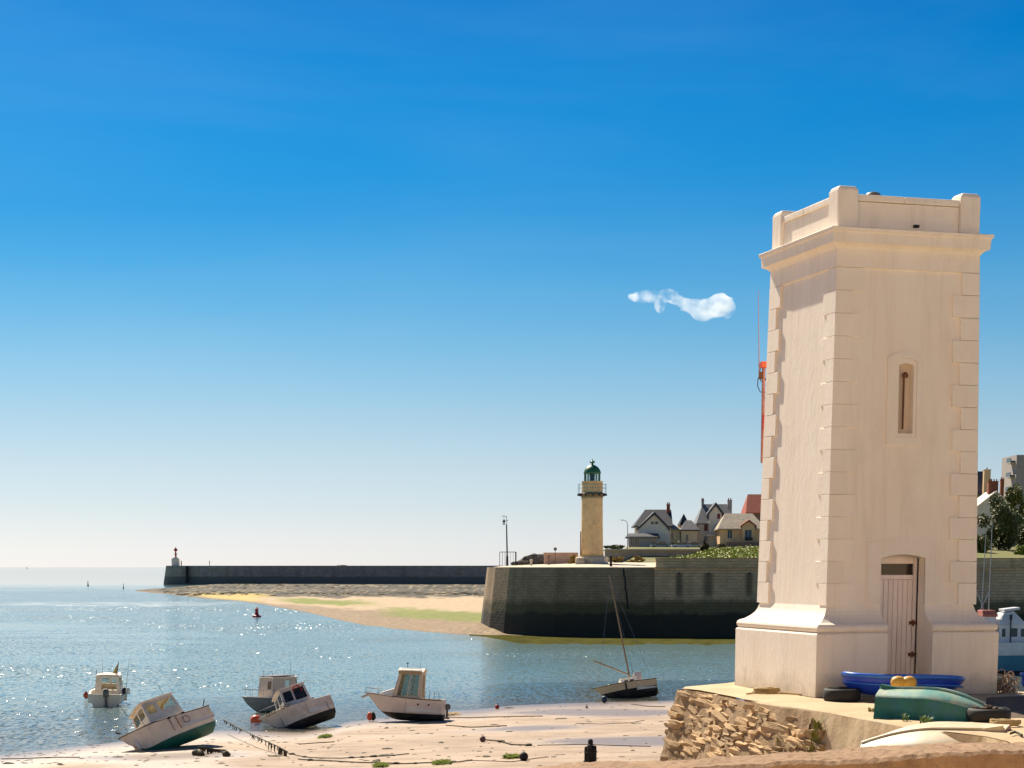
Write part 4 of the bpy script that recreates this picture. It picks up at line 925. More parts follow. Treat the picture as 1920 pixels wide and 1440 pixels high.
# arched head of the doorway
zt = zdt + .02
def fr(x, z, off=0): return V((x, -(hz(z) + off), z))
for i in range(4):
    if i: continue
h0, h1 = hz(zd0), hz(zt)
c = [(h0, -h0, zd0), (h0, h0, zd0), (-h0, h0, zd0), (-h0, -h0, zd0)]; d = [(h1, -h1, zt), (h1, h1, zt), (-h1, h1, zt), (-h1, -h1, zt)]
for i in range(3): mb.quad(c[i], c[i + 1], d[i + 1], d[i])
mb.quad(fr(-h0, zd0), fr(xl, zd0), fr(xl, zt), fr(-h1, zt)); mb.quad(fr(xr, zd0), fr(h0, zd0), fr(h1, zt), fr(xr, zt))
for a, b in zip(xcs, xcs[1:]):
    mb.quad(fr(a, arch(a)), fr(b, arch(b)), fr(b, zt), fr(a, zt))
    mb.quad(fr(b, arch(b)), fr(a, arch(a)), (a, DY - .1, arch(a)), (b, DY - .1, arch(b)))
# window band
_, zw0 = TL(1697, 813, -1.45); _, zw1 = TL(1697, 681.5, -1.43); wl_, _ = TL(1684, 750, -1.44); wr_, _ = TL(1711.5, 750, -1.44)
strips(mb, zt, hz(zt), zw0, hz(zw0))
h0, h1 = hz(zw0), hz(zw1 + .02)
c = [(h0, -h0, zw0), (h0, h0, zw0), (-h0, h0, zw0), (-h0, -h0, zw0)]; d = [(h1, -h1, zw1 + .02), (h1, h1, zw1 + .02), (-h1, h1, zw1 + .02), (-h1, -h1, zw1 + .02)]
for i in range(3): mb.quad(c[i], c[i + 1], d[i + 1], d[i])
zt2 = zw1 + .02
mb.quad(fr(-h0, zw0), fr(wl_, zw0), fr(wl_, zt2), fr(-h1, zt2)); mb.quad(fr(wr_, zw0), fr(h0, zw0), fr(h1, zt2), fr(wr_, zt2))
wx = [lerp(wl_, wr_, i / 6) for i in range(7)]; warch = lambda x: zw1 - .035 * ((x - (wl_ + wr_) / 2) / ((wr_ - wl_) / 2)) ** 2
WD = -1.345
for a, b in zip(wx, wx[1:]):
    mb.quad(fr(a, warch(a)), fr(b, warch(b)), fr(b, zt2), fr(a, zt2)); mb.quad(fr(b, warch(b)), fr(a, warch(a)), (a, WD, warch(a)), (b, WD, warch(b)))
zr = zw1 - .035
mb.quad(fr(wl_, zw0), (wl_, WD, zw0), (wl_, WD, zr), fr(wl_, zr)); mb.quad((wr_, WD, zw0), fr(wr_, zw0), fr(wr_, zr), (wr_, WD, zr))
mb.quad(fr(wl_, zw0), fr(wr_, zw0), (wr_, WD, zw0), (wl_, WD, zw0))
strips(mb, zt2, hz(zt2), ZS1, hz(ZS1))
mb.build('shaft', paint, tw, recalc=False)
# arrow-slit window
mb = MB(); mb.b2(wl_ - .03, wr_ + .03, WD + .001, WD + .06, zw0 - .05, zw1 + .05)
wi = mb.build('window', niche_mat, tw)
mb = MB(); xm = (wl_ + wr_) / 2 - .02; mb.tube([(xm, WD - .05, zw0 + .08), (xm, WD - .05, zw1 - .25), (xm + .03, WD - .07, zw1 - .2)], .018, 6); mb.lathe([(.05, 0), (.06, .05), (.02, .1)], 8, (xm + .02, WD - .06, zw1 - .25)); mb.build('rusty_bar', rust, wi)
def ringband(mb, xo0, xo1, zo0, zo1, ri, xi0, xi1, zi0, zi1, rii, off, th, n=10, open_bottom=False):
    """flat raised band between an outer and inner outline, arched tops, following the front face"""
    def outl(x0, x1, z0, z1, rise):
        top = [(lerp(x0, x1, i / n), z1 - rise * (2 * i / n - 1) ** 2) for i in range(n + 1)]
        return [(x0, z0)] + top + [(x1, z0)]
    o, i_ = outl(xo0, xo1, zo0, zo1, ri), outl(xi0, xi1, zi0, zi1, rii)
    P = [fr(x, z, off) for x, z in o] + [fr(x, z, off) for x, z in i_] + [fr(x, z, off - th) for x, z in o] + [fr(x, z, off - th) for x, z in i_]
    k = len(o); fs = []
    for j in range(k - 1): fs += [(j, k + j, k + j + 1, j + 1), (j, j + 1, 2 * k + j + 1, 2 * k + j), (k + j + 1, k + j, 3 * k + j, 3 * k + j + 1)]
    if not open_bottom: fs += [(k - 1, 2 * k - 1, k, 0), (0, 2 * k, 3 * k - 1, k - 1), (2 * k - 1, 4 * k - 1, 3 * k, k)]
    else: fs += [(0, 2 * k, 3 * k, k), (k - 1, 2 * k - 1, 4 * k - 1, 3 * k - 1)]
    mb.add(P, fs); return mb
def lx(px): return TL(px, 750, -1.44)[0]
def lz(py): return TL(1697, py, -1.44)[1]
ringband(MB(), lx(1662), lx(1727), lz(835), lz(659), .11, lx(1676.5), lx(1717.5), lz(820), lz(672), .06, .03, .05).build('window_surround', paint_q, tw)
ringband(MB(), lx(1676.5) + .004, lx(1717.5) - .004, lz(820) + .004, lz(672) - .004, .06, wl_ - .002, wr_ + .002, zw0, zw1, .035, .012, .03).build('window_frame', paint_q, tw)
# doorway surround and door
xo0 = TL(1624.5, 1080, -1.5)[0]; xo1 = xr + (xl - xo0); zo = TL(1690, 1008, -1.5)[1]
ringband(MB(), xo0, xo1, ZS0 + .01, zo, .10, xl, xr, ZS0 + .01, zdt, RISE, .022, .05, open_bottom=True).build('door_surround', paint_q, tw)
door = thing('door', None, None); door.parent = tw
def dz(py): return TL(1690, py, DY)[1]
def dx(px): return TL(px, 1150, DY)[0]
mb = MB(); mb.b2(xl - .05, xr + .05, DY + .06, DY + .12, 0, zdt + .05); mb.build('backing', dark_gap, door)
xs1 = dx(1709); ztr0, ztr1 = dz(1078), dz(1057); ztop = dz(1087)
PW = (xs1 - xl + .06) / 9
for i in range(9):
    mb = MB(); a = xl - .06 + i * PW; mb.b2(a + .005, a + PW - .005, DY - .012 + R.uniform(-.003, .003), DY + .05, .06, ztop); mb.build('plank', door_paint, door, bevel=.004)
mb = MB(); mb.b2(xl - .06, xs1, DY - .03, DY + .05, ztop + .004, ztr0); mb.b2(xl - .06, xs1, DY - .03, DY + .05, ztr1, zdt + .02); mb.b2(xs1 + .003, xr - .001, DY - .05, DY + .05, .02, zdt + .02); mb.build('door_frame', door_paint, door, bevel=.006)
mb = MB(); mb.b2(xl - .06, xs1, DY + .005, DY + .02, ztr0, ztr1); mb.build('transom_pane', glass('transom_glass', (.1, .1, .1), .9, .15, (.03, .022, .016)), door)
for py in (1168, 1227):
    mb = MB(); z = dz(py); mb.b2(xs1 - .06, xs1 + .1, DY - .07, DY - .03, z - .03, z + .03); mb.tube([(xs1 + .0, DY - .075, z - .06), (xs1, DY - .075, z + .06)], .018, 6); mb.build('hinge', rust, door)
mb = MB(); mb.b2(xl, xr, -HB - .05, DY, 0, .05); mb.build('threshold', plat_m, door)
# quoins: alternating long and short blocks wrapping the corners
nq = 15; qh = (7.70 - ZS0) / nq
for ci, (sx_, sy_) in enumerate(((-1, 1), (-1, -1), (1, -1), (1, 1))):
    for k in range(nq):
        z0, z1 = ZS0 + k * qh + .004, ZS0 + (k + 1) * qh - .004
        la, lb = (.50, .33) if (k + ci) % 2 else (.33, .50); la += R.uniform(-.025, .025); lb += R.uniform(-.025, .025)
        rings = []
        for z in (z0, z1):
            h = hz(z); p = .045 if not (sy_ < 0 and sx_ < 0) else .024
            pl = [(h + p, h + p), (h - la, h + p), (h - la, h - .03), (h - .03, h - .03), (h - .03, h - lb), (h + p, h - lb)]
            pl = [(x * sx_, y * sy_) for x, y in pl]
            rings.append([(x, y, z) for x, y in pl])
        MB().loft(rings).build('quoin', paint_q, tw, bevel=.005)
# frieze, cornice, parapet
def ringstack(pr, name, mat, capz=None):
    mb = MB()
    for (z0, h0), (z1, h1) in zip(pr, pr[1:]): strips(mb, z0, h0, z1, h1)
    if capz is not None: h = pr[-1][1]; mb.quad((-h, -h, capz), (h, -h, capz), (h, h, capz), (-h, h, capz))
    return mb.build(name, mat, tw, recalc=False)
ringstack([(7.70, 1.40), (7.705, 1.446), (8.03, 1.442), (8.035, 1.40)], 'frieze', paint)
ringstack([(8.02, 1.40), (8.025, 1.455), (8.06, 1.475), (8.09, 1.52), (8.105, 1.56), (8.11, 1.575), (8.30, 1.585), (8.305, HC), (ZC1 - .01, HC + .012), (ZC1, HC), (ZC1 + .035, 1.42)], 'cornice', paint, ZC1 + .035)
pz = ZC1 + .03; PH = 1.43
topz = {}
for sx_, sy_ in ((-1, 1), (-1, -1), (1, -1), (1, 1)):
    a, b = sx_ * PH, sx_ * (PH - .40); c, d = sy_ * PH, sy_ * (PH - .40)
    mb = MB(); mb.b2(a, b, c, d, pz, 9.06)
    mb.hexa([(a, c, 9.06), (b, c, 9.06), (b, d, 9.06), (a, d, 9.06)] + [(lerp(a, b, .12), lerp(c, d, .12), 9.12), (lerp(b, a, .12), lerp(c, d, .12), 9.12), (lerp(b, a, .12), lerp(d, c, .12), 9.12), (lerp(a, b, .12), lerp(d, c, .12), 9.12)])
    mb.build('pillar', paint, tw, bevel=.02)
for i in range(4):
    Rm = Matrix.Rotation(i * math.pi / 2, 3, 'Z'); w_ = PH - .405
    mb = MB(); mb.box(Rm @ V((0, -(PH - .20), (pz + 8.86) / 2)), (2 * w_, .26, 8.86 - pz), i * math.pi / 2); pw = mb.build('parapet_wall', paint, tw)
    for q in range(2):
        mb = MB(); x0, x1 = (-w_, -.1) if q == 0 else (-.094, w_)
        ps = [(x0, -(PH - .03), 8.87), (x1, -(PH - .03), 8.87), (x1, -(PH - .37), 8.87), (x0, -(PH - .37), 8.87)]
        ps += [(x, y, 8.985) for x, y, z in ps]
        mb.hexa([Rm @ V(p) for p in ps]); mb.build('coping_stone', paint, pw, bevel=.02)
x0, z0 = TL(1716, 425.5, -(PH - .07)); mb = MB(); mb.b2(x0 - .045, x0 + .045, -(PH - .03) - .04, -(PH - .12), z0 - .02, z0 + .025); mb.build('drain_spout', dark_gap, tw)
mb = MB(); mb.b2(-1.3, 1.3, -1.3, 1.3, 8.42, 8.47); mb.build('roof', pale_conc, tw)
q = A(1637, 360, 36.8); q = MTI @ q; mb = MB(); mb.lathe([(.15, 8.46), (.15, q.z - .12), (.17, q.z - .10), (.13, q.z - .03), (.05, q.z)], 12, (q.x, q.y, 0)); mb.build('roof_vent', motor_grey, tw, smooth=True)

# antenna pole clamped to the back corner of the tower
AD = 37.75
an = thing('antenna_pole', 'orange and red pole with cables clamped to the left rear corner of the white tower', 'antenna pole', A(1436, 868, AD))
B0 = an.location
def al(px, py, dy=0): return A(px - 4.5, py, AD + dy) - B0
mb = MB(); mb.tube([al(1433.5, 868), al(1436.5, 690)], .033, 8); mb.build('pole', M('faded_pole', (.50, .20, .14), (.3, .12, .09), .6, 5), an)
mb = MB(); mb.tube([al(1437.8, 864), al(1438.6, 784)], .032, 8); mb.box(al(1438.5, 792), (.1, .12, .3)); mb.build('red_tube', red_p, an)
mb = MB(); a = al(1438, 684); mb.box(a, (.18, .2, .12)); mb.build('orange_cap', orange_p, an, bevel=.03)
mb = MB(); mb.box(al(1430, 704), (.06, .1, .14)); mb.build('junction_box', rust, an)
mb = MB(); mb.tube([al(1428, 700), al(1426.2, 545)], [.012, .006], 5); mb.build('whip_antenna', M('pink_fibre', (.45, .3, .34), rough=.5), an)
for pts in ([(1430, 700), (1425.5, 712), (1425, 724), (1430, 735), (1442, 736)], [(1443, 690), (1446, 700), (1442, 708), (1437, 712)], [(1430, 690), (1428, 704), (1432, 716)]):
    mb = MB(); mb.tube([al(*p) for p in pts], .009, 5); mb.build('cable', rubber, an)
for py in (712, 745, 800, 850):
    mb = MB(); a = al(1436, py); mb.tube([a, a + V((.35, -.05, 0))], .015, 5); mb.build('clamp', dark_iron, an)

# ------------------------------------------------------------------ platform under the tower
PZ = 7.64
edge_px = [(1279, 1287), (1310, 1290.5), (1340, 1295), (1400, 1308), (1470, 1320), (1520, 1327), (1560, 1333), (1600, 1341), (1640, 1349), (1680, 1356), (1720, 1362), (1780, 1369), (1850, 1377), (1890, 1386), (1925, 1400), (1965, 1420)]
E_ = [G(*p, PZ) for p in edge_px]
Ed = []                                      # resample
for a, b in zip(E_, E_[1:]):
    for i in range(8): Ed.append(a.lerp(b, i / 8))
Ed.append(E_[-1])
def off_edge(i):
    tg = (Ed[min(i + 2, len(Ed) - 1)] - Ed[max(i - 2, 0)]).normalized(); return V((tg.y, -tg.x, 0)) * 1.0
NRM = []
for i in range(len(Ed)):
    n = off_edge(i); NRM.append(n if n.x < 0 else -n)
for i in range(len(Ed)):
    Ed[i] += NRM[i] * .018 * noise.noise(V((i * .5, 0, 0)))
# top sheet: edge to interior rows
mb = MB(); rows = 14; far = [G(1372, 1280.6, PZ), V((4.9, 39.2, PZ)), V((8.9, 39.3, PZ)), V((9.45, 35.55, PZ)), G(1925, 1296.5, PZ), V((14, 33.5, PZ)), V((16, 28, PZ)), V((16, 20, PZ))]
fl = []
for i in range(len(Ed)):
    t = i / (len(Ed) - 1) * (len(far) - 1); k = min(int(t), len(far) - 2); fl.append(far[k].lerp(far[k + 1], t - k))
for i in range(len(Ed)):
    for j in range(rows + 1):
        p = Ed[i].lerp(fl[i], j / rows); p.z += .018 * noise.noise(p * .8) - .03 * (1 - smooth(0, .06, j / rows)) - .004; mb.v.append(p)
for i in range(len(Ed) - 1):
    for j in range(rows): o = i * (rows + 1) + j; mb.f.append((o, o + rows + 1, o + rows + 2, o + 1)); mb.m.append(0)
tag(mb.build('quay_platform', plat_m, smooth=True), kind='structure')
rub = thing('rubble_wall', 'golden rubble stone wall below the white tower, battered face with loose stones', 'wall', Ed[0] * 1.0)
BAT = .27
NS = next(i for i, p in enumerate(Ed) if p.y < G(1530, 1329, PZ).y)
def wp(i, z, off=0):                          # point on the battered face
    i = max(0, min(len(Ed) - 1.001, i)); k = int(i); f = i - k
    p = Ed[k].lerp(Ed[k + 1], f); n = NRM[k].lerp(NRM[k + 1], f).normalized()
    q = p + n * (BAT * (PZ - z) * (1 if i < NS else lerp(1, .15, smooth(NS, NS + 12, i))) + off); q.z = z; return q, n
o = rub.location
mb = MB()
zsl = [PZ - .05, 7.3, 6.9, 6.4, 5.8, 5.0, 2.0, -.5]
for i in range(NS + 1):
    for z in zsl: mb.v.append(wp(i, z, .095 + .05 * noise.noise(V((i * .6, z * 3, 0))))[0] - o)
k = len(zsl)
for i in range(NS):
    for j in range(k - 1): a = i * k + j; mb.f.append((a, a + k, a + k + 1, a + 1)); mb.m.append(0)
b0 = len(mb.v); b = [wp(0, z, -.03)[0] - o for z in zsl]; b2_ = [G(1372, 1280.6, PZ) + V((.1, .35 * (PZ - z) * .3, z - PZ)) - o for z in zsl]
mb.v += b + b2_
for j in range(k - 1): mb.f.append((b0 + j, b0 + j + 1, b0 + k + j + 1, b0 + k + j)); mb.m.append(0)
mb.build('mortar_core', mortar_m, rub, smooth=True)
# stones
shapes = []
for s_ in range(16):
    bm = bmesh.new(); bmesh.ops.create_cube(bm, size=1); bmesh.ops.subdivide_edges(bm, edges=bm.edges, cuts=1, use_grid_fill=True)
    for v in bm.verts:
        v.co *= lerp(1, .5 / max(v.co.length, .01) * 1.25, .35)
        v.co += V((R.uniform(-.13, .13), R.uniform(-.13, .13), R.uniform(-.13, .13)))
    me = bpy.data.meshes.new('stone'); bm.to_mesh(me); bm.free(); me.materials.append(stone_m); shapes.append(me)
cnt = 0
arc = [0]
for a, b in zip(Ed, Ed[1:]): arc.append(arc[-1] + (b - a).length)
def idx(s):
    for i in range(len(arc) - 1):
        if arc[i + 1] >= s: return i + (s - arc[i]) / max(1e-6, arc[i + 1] - arc[i])
    return len(arc) - 1.01
z = PZ - .10; Smax = arc[NS]
while z > 5.75 and cnt < 298:
    hgt = R.uniform(.08, .155); s = R.uniform(-.1, .1)
    while s < Smax + .1 and cnt < 298:
        ln = R.uniform(.22, .72) * (1.15 if hgt > .12 else .9)
        i = idx(max(0, s + ln / 2)); zz = z - hgt / 2 + R.uniform(-.03, .03)
        zlow = 10 - (lerp(352, 337, i / NS) * (Ed[min(int(i), len(Ed) - 1)].y) / F) - .12
        zcap = PZ - .02 - .26 * smooth(NS * .55, NS, i)
        if zz > zlow and zz + hgt * .3 < zcap and R.random() > .03:
            p, n = wp(i, zz, R.uniform(-.08, -.01))
            st = bpy.data.objects.new('stone', R.choice(shapes)); COL.objects.link(st); st.parent = rub
            st.location = p - o; st.scale = (ln * 1.12, R.uniform(.26, .38), hgt * 1.16)
            st.rotation_euler = (R.uniform(-.10, .10), R.uniform(-.10, .10), math.atan2(-n.x, n.y) + math.pi + R.uniform(-.12, .12)); cnt += 1
        s += ln + R.uniform(.0, .04)
    z -= hgt + .012
# concrete facing of the inner curve, with a capping lip
mb = MB(); zs2 = [PZ - .034, 7.5, 7.3, 7.0, 6.6, 6.0, 5]
st0 = int(NS * .55)
for i in range(st0, len(Ed)):
    for j, z in enumerate(zs2):
        t = smooth(st0, NS, i) * .17 + .83 * smooth(NS - 2, NS + 3, i); zz = PZ - .034 - (PZ - .034 - z) * lerp(.04, 1, t)
        q = wp(i, zz, lerp(-.06, .03, smooth(st0, st0 + 6, i)) + .03 * noise.noise(V((i * .13, z * 2.4, 5))))[0]; mb.v.append(q - o)
k = len(zs2)
for i in range(len(Ed) - 1 - st0):
    for j in range(k - 1): a = i * k + j; mb.f.append((a, a + k, a + k + 1, a + 1)); mb.m.append(0)
mb.build('concrete_facing', plat_m, rub, smooth=True)
# weeds hanging on the wall
def tuft(pts, n, ln, mat, label, name='weeds', droop=.3, spread=.25):
    mb = MB()
    for _ in range(n):
        p = R.choice(pts) + V((R.uniform(-1, 1) * .06, R.uniform(-1, 1) * .06, 0)); a = R.uniform(0, 6.28); l = ln * R.uniform(.5, 1.2)
        d = V((math.cos(a) * spread, math.sin(a) * spread, 1)); w_ = V((-math.sin(a), math.cos(a), 0)) * .012
        m_ = p + d * l * .5; e = m_ + V((math.cos(a) * l * droop, math.sin(a) * l * droop, l * .35 - l * droop * .5))
        mb.add([p - w_, p + w_, m_ + w_, m_ - w_, e], [(0, 1, 2, 3), (3, 2, 4)])
    return tag(mb.build(name, mat, recalc=False), label, 'weeds')
iw = next(i for i, p in enumerate(Ed) if p.y < G(1545, 1331, PZ).y)
tuft([wp(iw + R.uniform(-.5, .5), zz, .08)[0] for zz in (7.35, 7.25, 7.15, 7.0, 6.9)], 110, .22, weed_m, 'yellow green weed clump growing on the wall below the blue dinghy')
tuft([wp(NS * .80, zz, .05)[0] for zz in (7.0, 6.95)], 26, .16, weed_m, 'sparse weed on the rubble stones left of the bigger weed clump')
tuft([G(1738, 1357, PZ), G(1744, 1358, PZ), G(1731, 1356.5, PZ), G(1697, 1351, PZ)], 60, .16, M('fresh_weed', (.13, .22, .04), (.08, .14, .03), .7, 5), 'small green weeds in front of the upturned green dinghy')
tuft([G(1640, 1333, PZ), G(1636, 1334, PZ)], 24, .10, weed_m, 'tiny weed tuft at the left end of the green dinghy')
# gravel patch on the right of the platform
mb = MB()
for i in range(13):
    for j in range(9):
        px, py = lerp(1838, 1990, i / 12), lerp(1304, 1347, j / 8); p = G(px, py, PZ)
        e = min(i / 2.5, (8 - j) / 1.6, j / 1.6, 1); p.z = PZ - .03 + .10 * max(0, min(1, e)) + .025 * noise.noise(p * 2.2); mb.v.append(p)
for i in range(12):
    for j in range(8): a = i * 9 + j; mb.f.append((a, a + 9, a + 10, a + 1)); mb.m.append(0)
tag(mb.build('dark_gravel', gravel_m, smooth=True), kind='stuff')
# slipway below, behind the foreground wall
mb = MB(); mb.quad((4.6, 13, 6.95), (9.6, 13, 6.95), (9.6, 28, 7.05), (5.3, 28, 7.05)); tag(mb.build('slipway', plat_m, recalc=False), kind='structure')

# ------------------------------------------------------------------ foreground wall
FZ = 8.9
fa = [(700, 1462), (900, 1447), (1000, 1437), (1052, 1431.5), (1130, 1426.5), (1220, 1424.8), (1380, 1416), (1530, 1407.5), (1621, 1400), (1770, 1394), (1920, 1387), (2150, 1375)]
ne = [(700, 1490), (900, 1478), (1000, 1470), (1052, 1466), (1130, 1455), (1220, 1444.5), (1380, 1435), (1530, 1428), (1621, 1424), (1770, 1415), (1920, 1405), (2150, 1391)]
fw = thing('foreground_wall', 'rough brown concrete wall top crossing the lower right corner of the picture', 'wall', G(1530, 1418, FZ))
mb = MB(); o = fw.location; nn = 420; rings = []
for i in range(nn):
    px = lerp(702, 2148, i / (nn - 1)); a = G(px, interp(fa, px), FZ); b = G(px, interp(ne, px), FZ)
    b = b
    hump = .0
    top = []
    for j in range(17):
        p = a.lerp(b, j / 16); p.z += .008 * noise.noise(p * 23) + .010 * noise.noise(p * 3.1) + .006 * noise.noise(p * 9) - (.02 if j in (0, 16) else 0) + .02 * noise.noise(V((p.x * 1.4, 0, 3))); top.append(p - o)
    low = [b + V((.02 * noise.noise(V((px * .02, z * 3, 0))), -.012 + .02 * noise.noise(V((px * .025, z * 4, 1))), -z)) - o for z in (.06, .16, .17, .3, .5, .8, 1.3)]
    for q in low[2:]: q.y += .045
    back = [a + V((0, 0, -1.3)) - o, a + V((0, 0, -.6)) - o]
    rings.append(top + low + back)
mb.loft(rings); mb.build('wall_body', fore_m, fw, smooth=False)

# unseen promenade behind the foreground wall, added pale to bounce sun onto the tower
mb = MB(); nx = 24
for i in range(nx):
    x = lerp(-70, 70, i / (nx - 1)); px_ = lerp(700, 2150, (x + 2.0) / 6.2) if -2.0 < x < 4.2 else (700 if x < 0 else 2150)
    yf = 9.3 + .0 * x if x < -2 else min(12.2, 9.6 + .42 * (x + .2))
    for j in range(8): mb.v.append(V((x, lerp(yf - .2, -70, (j / 7) ** 1.5), 8.32 + .004 * j)))
for i in range(nx - 1):
    for j in range(7): a = i * 8 + j; mb.f.append((a, a + 8, a + 9, a + 1)); mb.m.append(0)
tag(mb.build('promenade', M('promenade_concrete', (.74, .56, .36), (.66, .48, .29), .9, 1.1, .01, 8), recalc=False), kind='structure')
# unseen house fronts behind the camera, added to reflect warm light at the tower
terr = MB(); tw_ = MB(); x = -66
while x < 70:
    wd = R.uniform(9, 14); hh = R.uniform(13.5, 17); nb = max(2, int(wd / 3)); ops = []
    for fl in range(4):
        for q in range(nb): u = (q + .5) / nb; v = (.9 + fl * 3.6) / hh; ops.append((u - .45 / wd, v, u + .45 / wd, v + 1.9 / hh))
    y = -11 + R.uniform(-.4, .4)
    terr.panel((x + wd, y, 8.3), (x, y, 8.3), (x, y, 8.3 + hh), (x + wd, y, 8.3 + hh), ops, .4)
    for o_ in ops: tw_.slab(terr.P, terr.n, o_, .22, .04)
    terr.b2(x, x + wd, y - 8, y - .41, 8.3, 8.3 + hh - .01); x += wd + .02
ob = terr.build('bounce_terrace', M('bounce_terrace_render', (.84, .70, .52), (.76, .61, .43), .85, .3)); tag(ob, kind='structure'); tw_.build('window', win_glass, ob)
# ------------------------------------------------------------------ dinghies, tyres, ropes
def open_dinghy(name, label, loc, yaw, L, B, H, hullm, railm, tilt=(0, 0)):
    t = thing(name, label, 'dinghy', loc, (tilt[0], tilt[1], yaw))
    ou, inn = [], []; ns = 17
    for i in range(ns):
        u = i / (ns - 1); x = (u - .5) * L; e = abs(2 * u - 1); k = (1 - e ** (3.2 if u < .5 else 4.5)) ** .55 if e < 1 else 0
        b = B / 2 * max(.14, k); zb = H * (.10 + .55 * e ** 4); zt_ = H * (.90 + .12 * e ** 3 if u < .5 else .90 - .10 * e ** 3)
        ou.append([(x, -b, zt_), (x, -b * .97, zt_ * .8), (x, -b * .86, lerp(zb, zt_, .3)), (x, -b * .55, zb), (x, 0, zb * .92), (x, b * .55, zb), (x, b * .86, lerp(zb, zt_, .3)), (x, b * .97, zt_ * .8), (x, b, zt_)])
        bi = max(.05, b - .07); inn.append([(x * .95, -bi, zt_ - .005), (x * .94, -bi * .8, zb + .1), (x * .94, 0, zb + .08), (x * .94, bi * .8, zb + .1), (x * .95, bi, zt_ - .005)])
    mb = MB(); mb.loft(ou, cap=True, closed=False); mb.build('hull', hullm, t, smooth=True)
    mb = MB(); mb.loft(inn, cap=True, closed=False); mb.build('inner_skin', hullm, t, smooth=True)
    g = [V(r[0]) for r in ou] + [V(r[-1]) for r in reversed(ou)]
    mb = MB(); mb.tube(g, .045, 8, closed=True); mb.build('gunwale', railm, t, smooth=True)
    mb = MB(); mb.tube([p + V((0, .0, -.14)) for p in g], .018, 5, closed=True); mb.build('rub_strip', railm, t, smooth=True)
    for x in (-.22 * L, .25 * L):
        mb = MB(); mb.b2(x - .12, x + .12, -B * .42, B * .42, H * .58, H * .64); mb.build('thwart', hullm, t, bevel=.015)
    return t
bd = open_dinghy('blue_dinghy', 'open bright blue plastic dinghy lying in front of the tower door', G(1692, 1312.5, PZ) + V((0, 0, .03)), .02, 2.12, 1.02, .43, blue_p, blue_rail, (-.05, .0))
for i, dx_ in enumerate((-.09, .10)):
    mb = MB(); q = A(1694, 1280, 32.0) + V((dx_, 0, 0)); mb.lathe([(.03, -.13), (.09, -.10), (.115, -.03), (.115, .04), (.09, .1), (.03, .13)], 12)
    for v in mb.v: v.x, v.z = v.z, v.x
    ob = mb.build('yellow_float', yellow_p, smooth=True); ob.location = q; ob.rotation_euler = (0, .1, .2)
    tag(ob, ['left one of the two yellow floats lying in the blue dinghy', 'right one of the two yellow floats lying in the blue dinghy'][i], 'float', 'yellow floats in the blue dinghy')
def upturned(name, label, loc, yaw, L, B, H, sidem, botm, tilt=(0, 0), bow=.42, endm=None):
    t = thing(name, label, 'dinghy', loc, (tilt[0], tilt[1], yaw))
    ns = 15; sides, bots = [[], []], []
    for i in range(ns):
        u = i / (ns - 1); x = (u - .5) * L
        b = B / 2 * (lerp(.82, 1, smooth(0, .45, u)) if u < .5 else lerp(1, bow, ((u - .5) / .5) ** 2)); zt_ = H * (1 - .52 * max(0, (u - .45) / .55) ** 1.8 - .10 * (1 - u) ** 2)
        cb = b * .80; zg = -.02 + .05 * (2 * u - 1) ** 2
        for q, s_ in enumerate((-1, 1)): sides[q].append([(x, s_ * (b + .02), zg), (x, s_ * (b + .02), zg + .05), (x, s_ * b, zg + .055), (x, s_ * lerp(b, cb, .5) * 1.02, lerp(zg, zt_, .55)), (x, s_ * cb, zt_ - .03)])
        bots.append([(x, -cb, zt_ - .03), (x, -cb * .93, zt_), (x, -cb * .4, zt_ + .035), (x, 0, zt_ + .05), (x, cb * .4, zt_ + .035), (x, cb * .93, zt_), (x, cb, zt_ - .03)])
    for s_ in sides: MB().loft(s_, cap=False, closed=False).build('side', sidem, t, smooth=True)
    MB().loft(bots, cap=False, closed=False).build('bottom', botm, t, smooth=True)
    for e in (0, -1):
        r = [V(p) for p in sides[0][e]] + [V(p) for p in bots[e][1:-1]] + [V(p) for p in reversed(sides[1][e])]
        mb = MB(); mb.add(r, [tuple(range(len(r)))]); mb.add([p + V((.03 if e == 0 else -.03, 0, 0)) for p in r], [tuple(reversed(range(len(r))))]); mb.build('transom', endm or sidem, t)
    mb = MB(); mb.tube([V(p) + V((0, 0, .015)) for p in [b[3] for b in bots]], .02, 5); mb.build('keel_strip', botm, t)
    mb = MB(); mb.hexa([(-L * .49, -.02, H * .88), (-L * .2, -.02, H * .98), (-L * .2, .02, H * .98), (-L * .49, .02, H * .88), (-L * .49, -.02, H * 1.18), (-L * .3, -.02, H * 1.06), (-L * .3, .02, H * 1.06), (-L * .49, .02, H * 1.18)]); mb.build('skeg', sidem, t)
    return t
upturned('green_dinghy', 'upturned weathered green dinghy with worn, sunlit pale bottom in front of the blue one', G(1747, 1346, PZ), math.radians(-26), 1.66, .92, .43, green_p, green_top, (.16, .02), .55)
upturned('cream_dinghy', 'upturned cream dinghy with red brown transom behind the foreground wall', G(1752, 1410, 7.28) + V((0, 0, -.12)), math.radians(153), 2.15, 1.15, .46, cream_boat, cream_boat, (-.30, .05), .40, brown_boat)
bb = open_dinghy('small_blue_boat', 'blue boat tip cut off by the right picture edge beside the gravel', G(2024, 1318, PZ), .25, 2.2, 1.0, .5, blue_p, blue_rail, (0, 0))
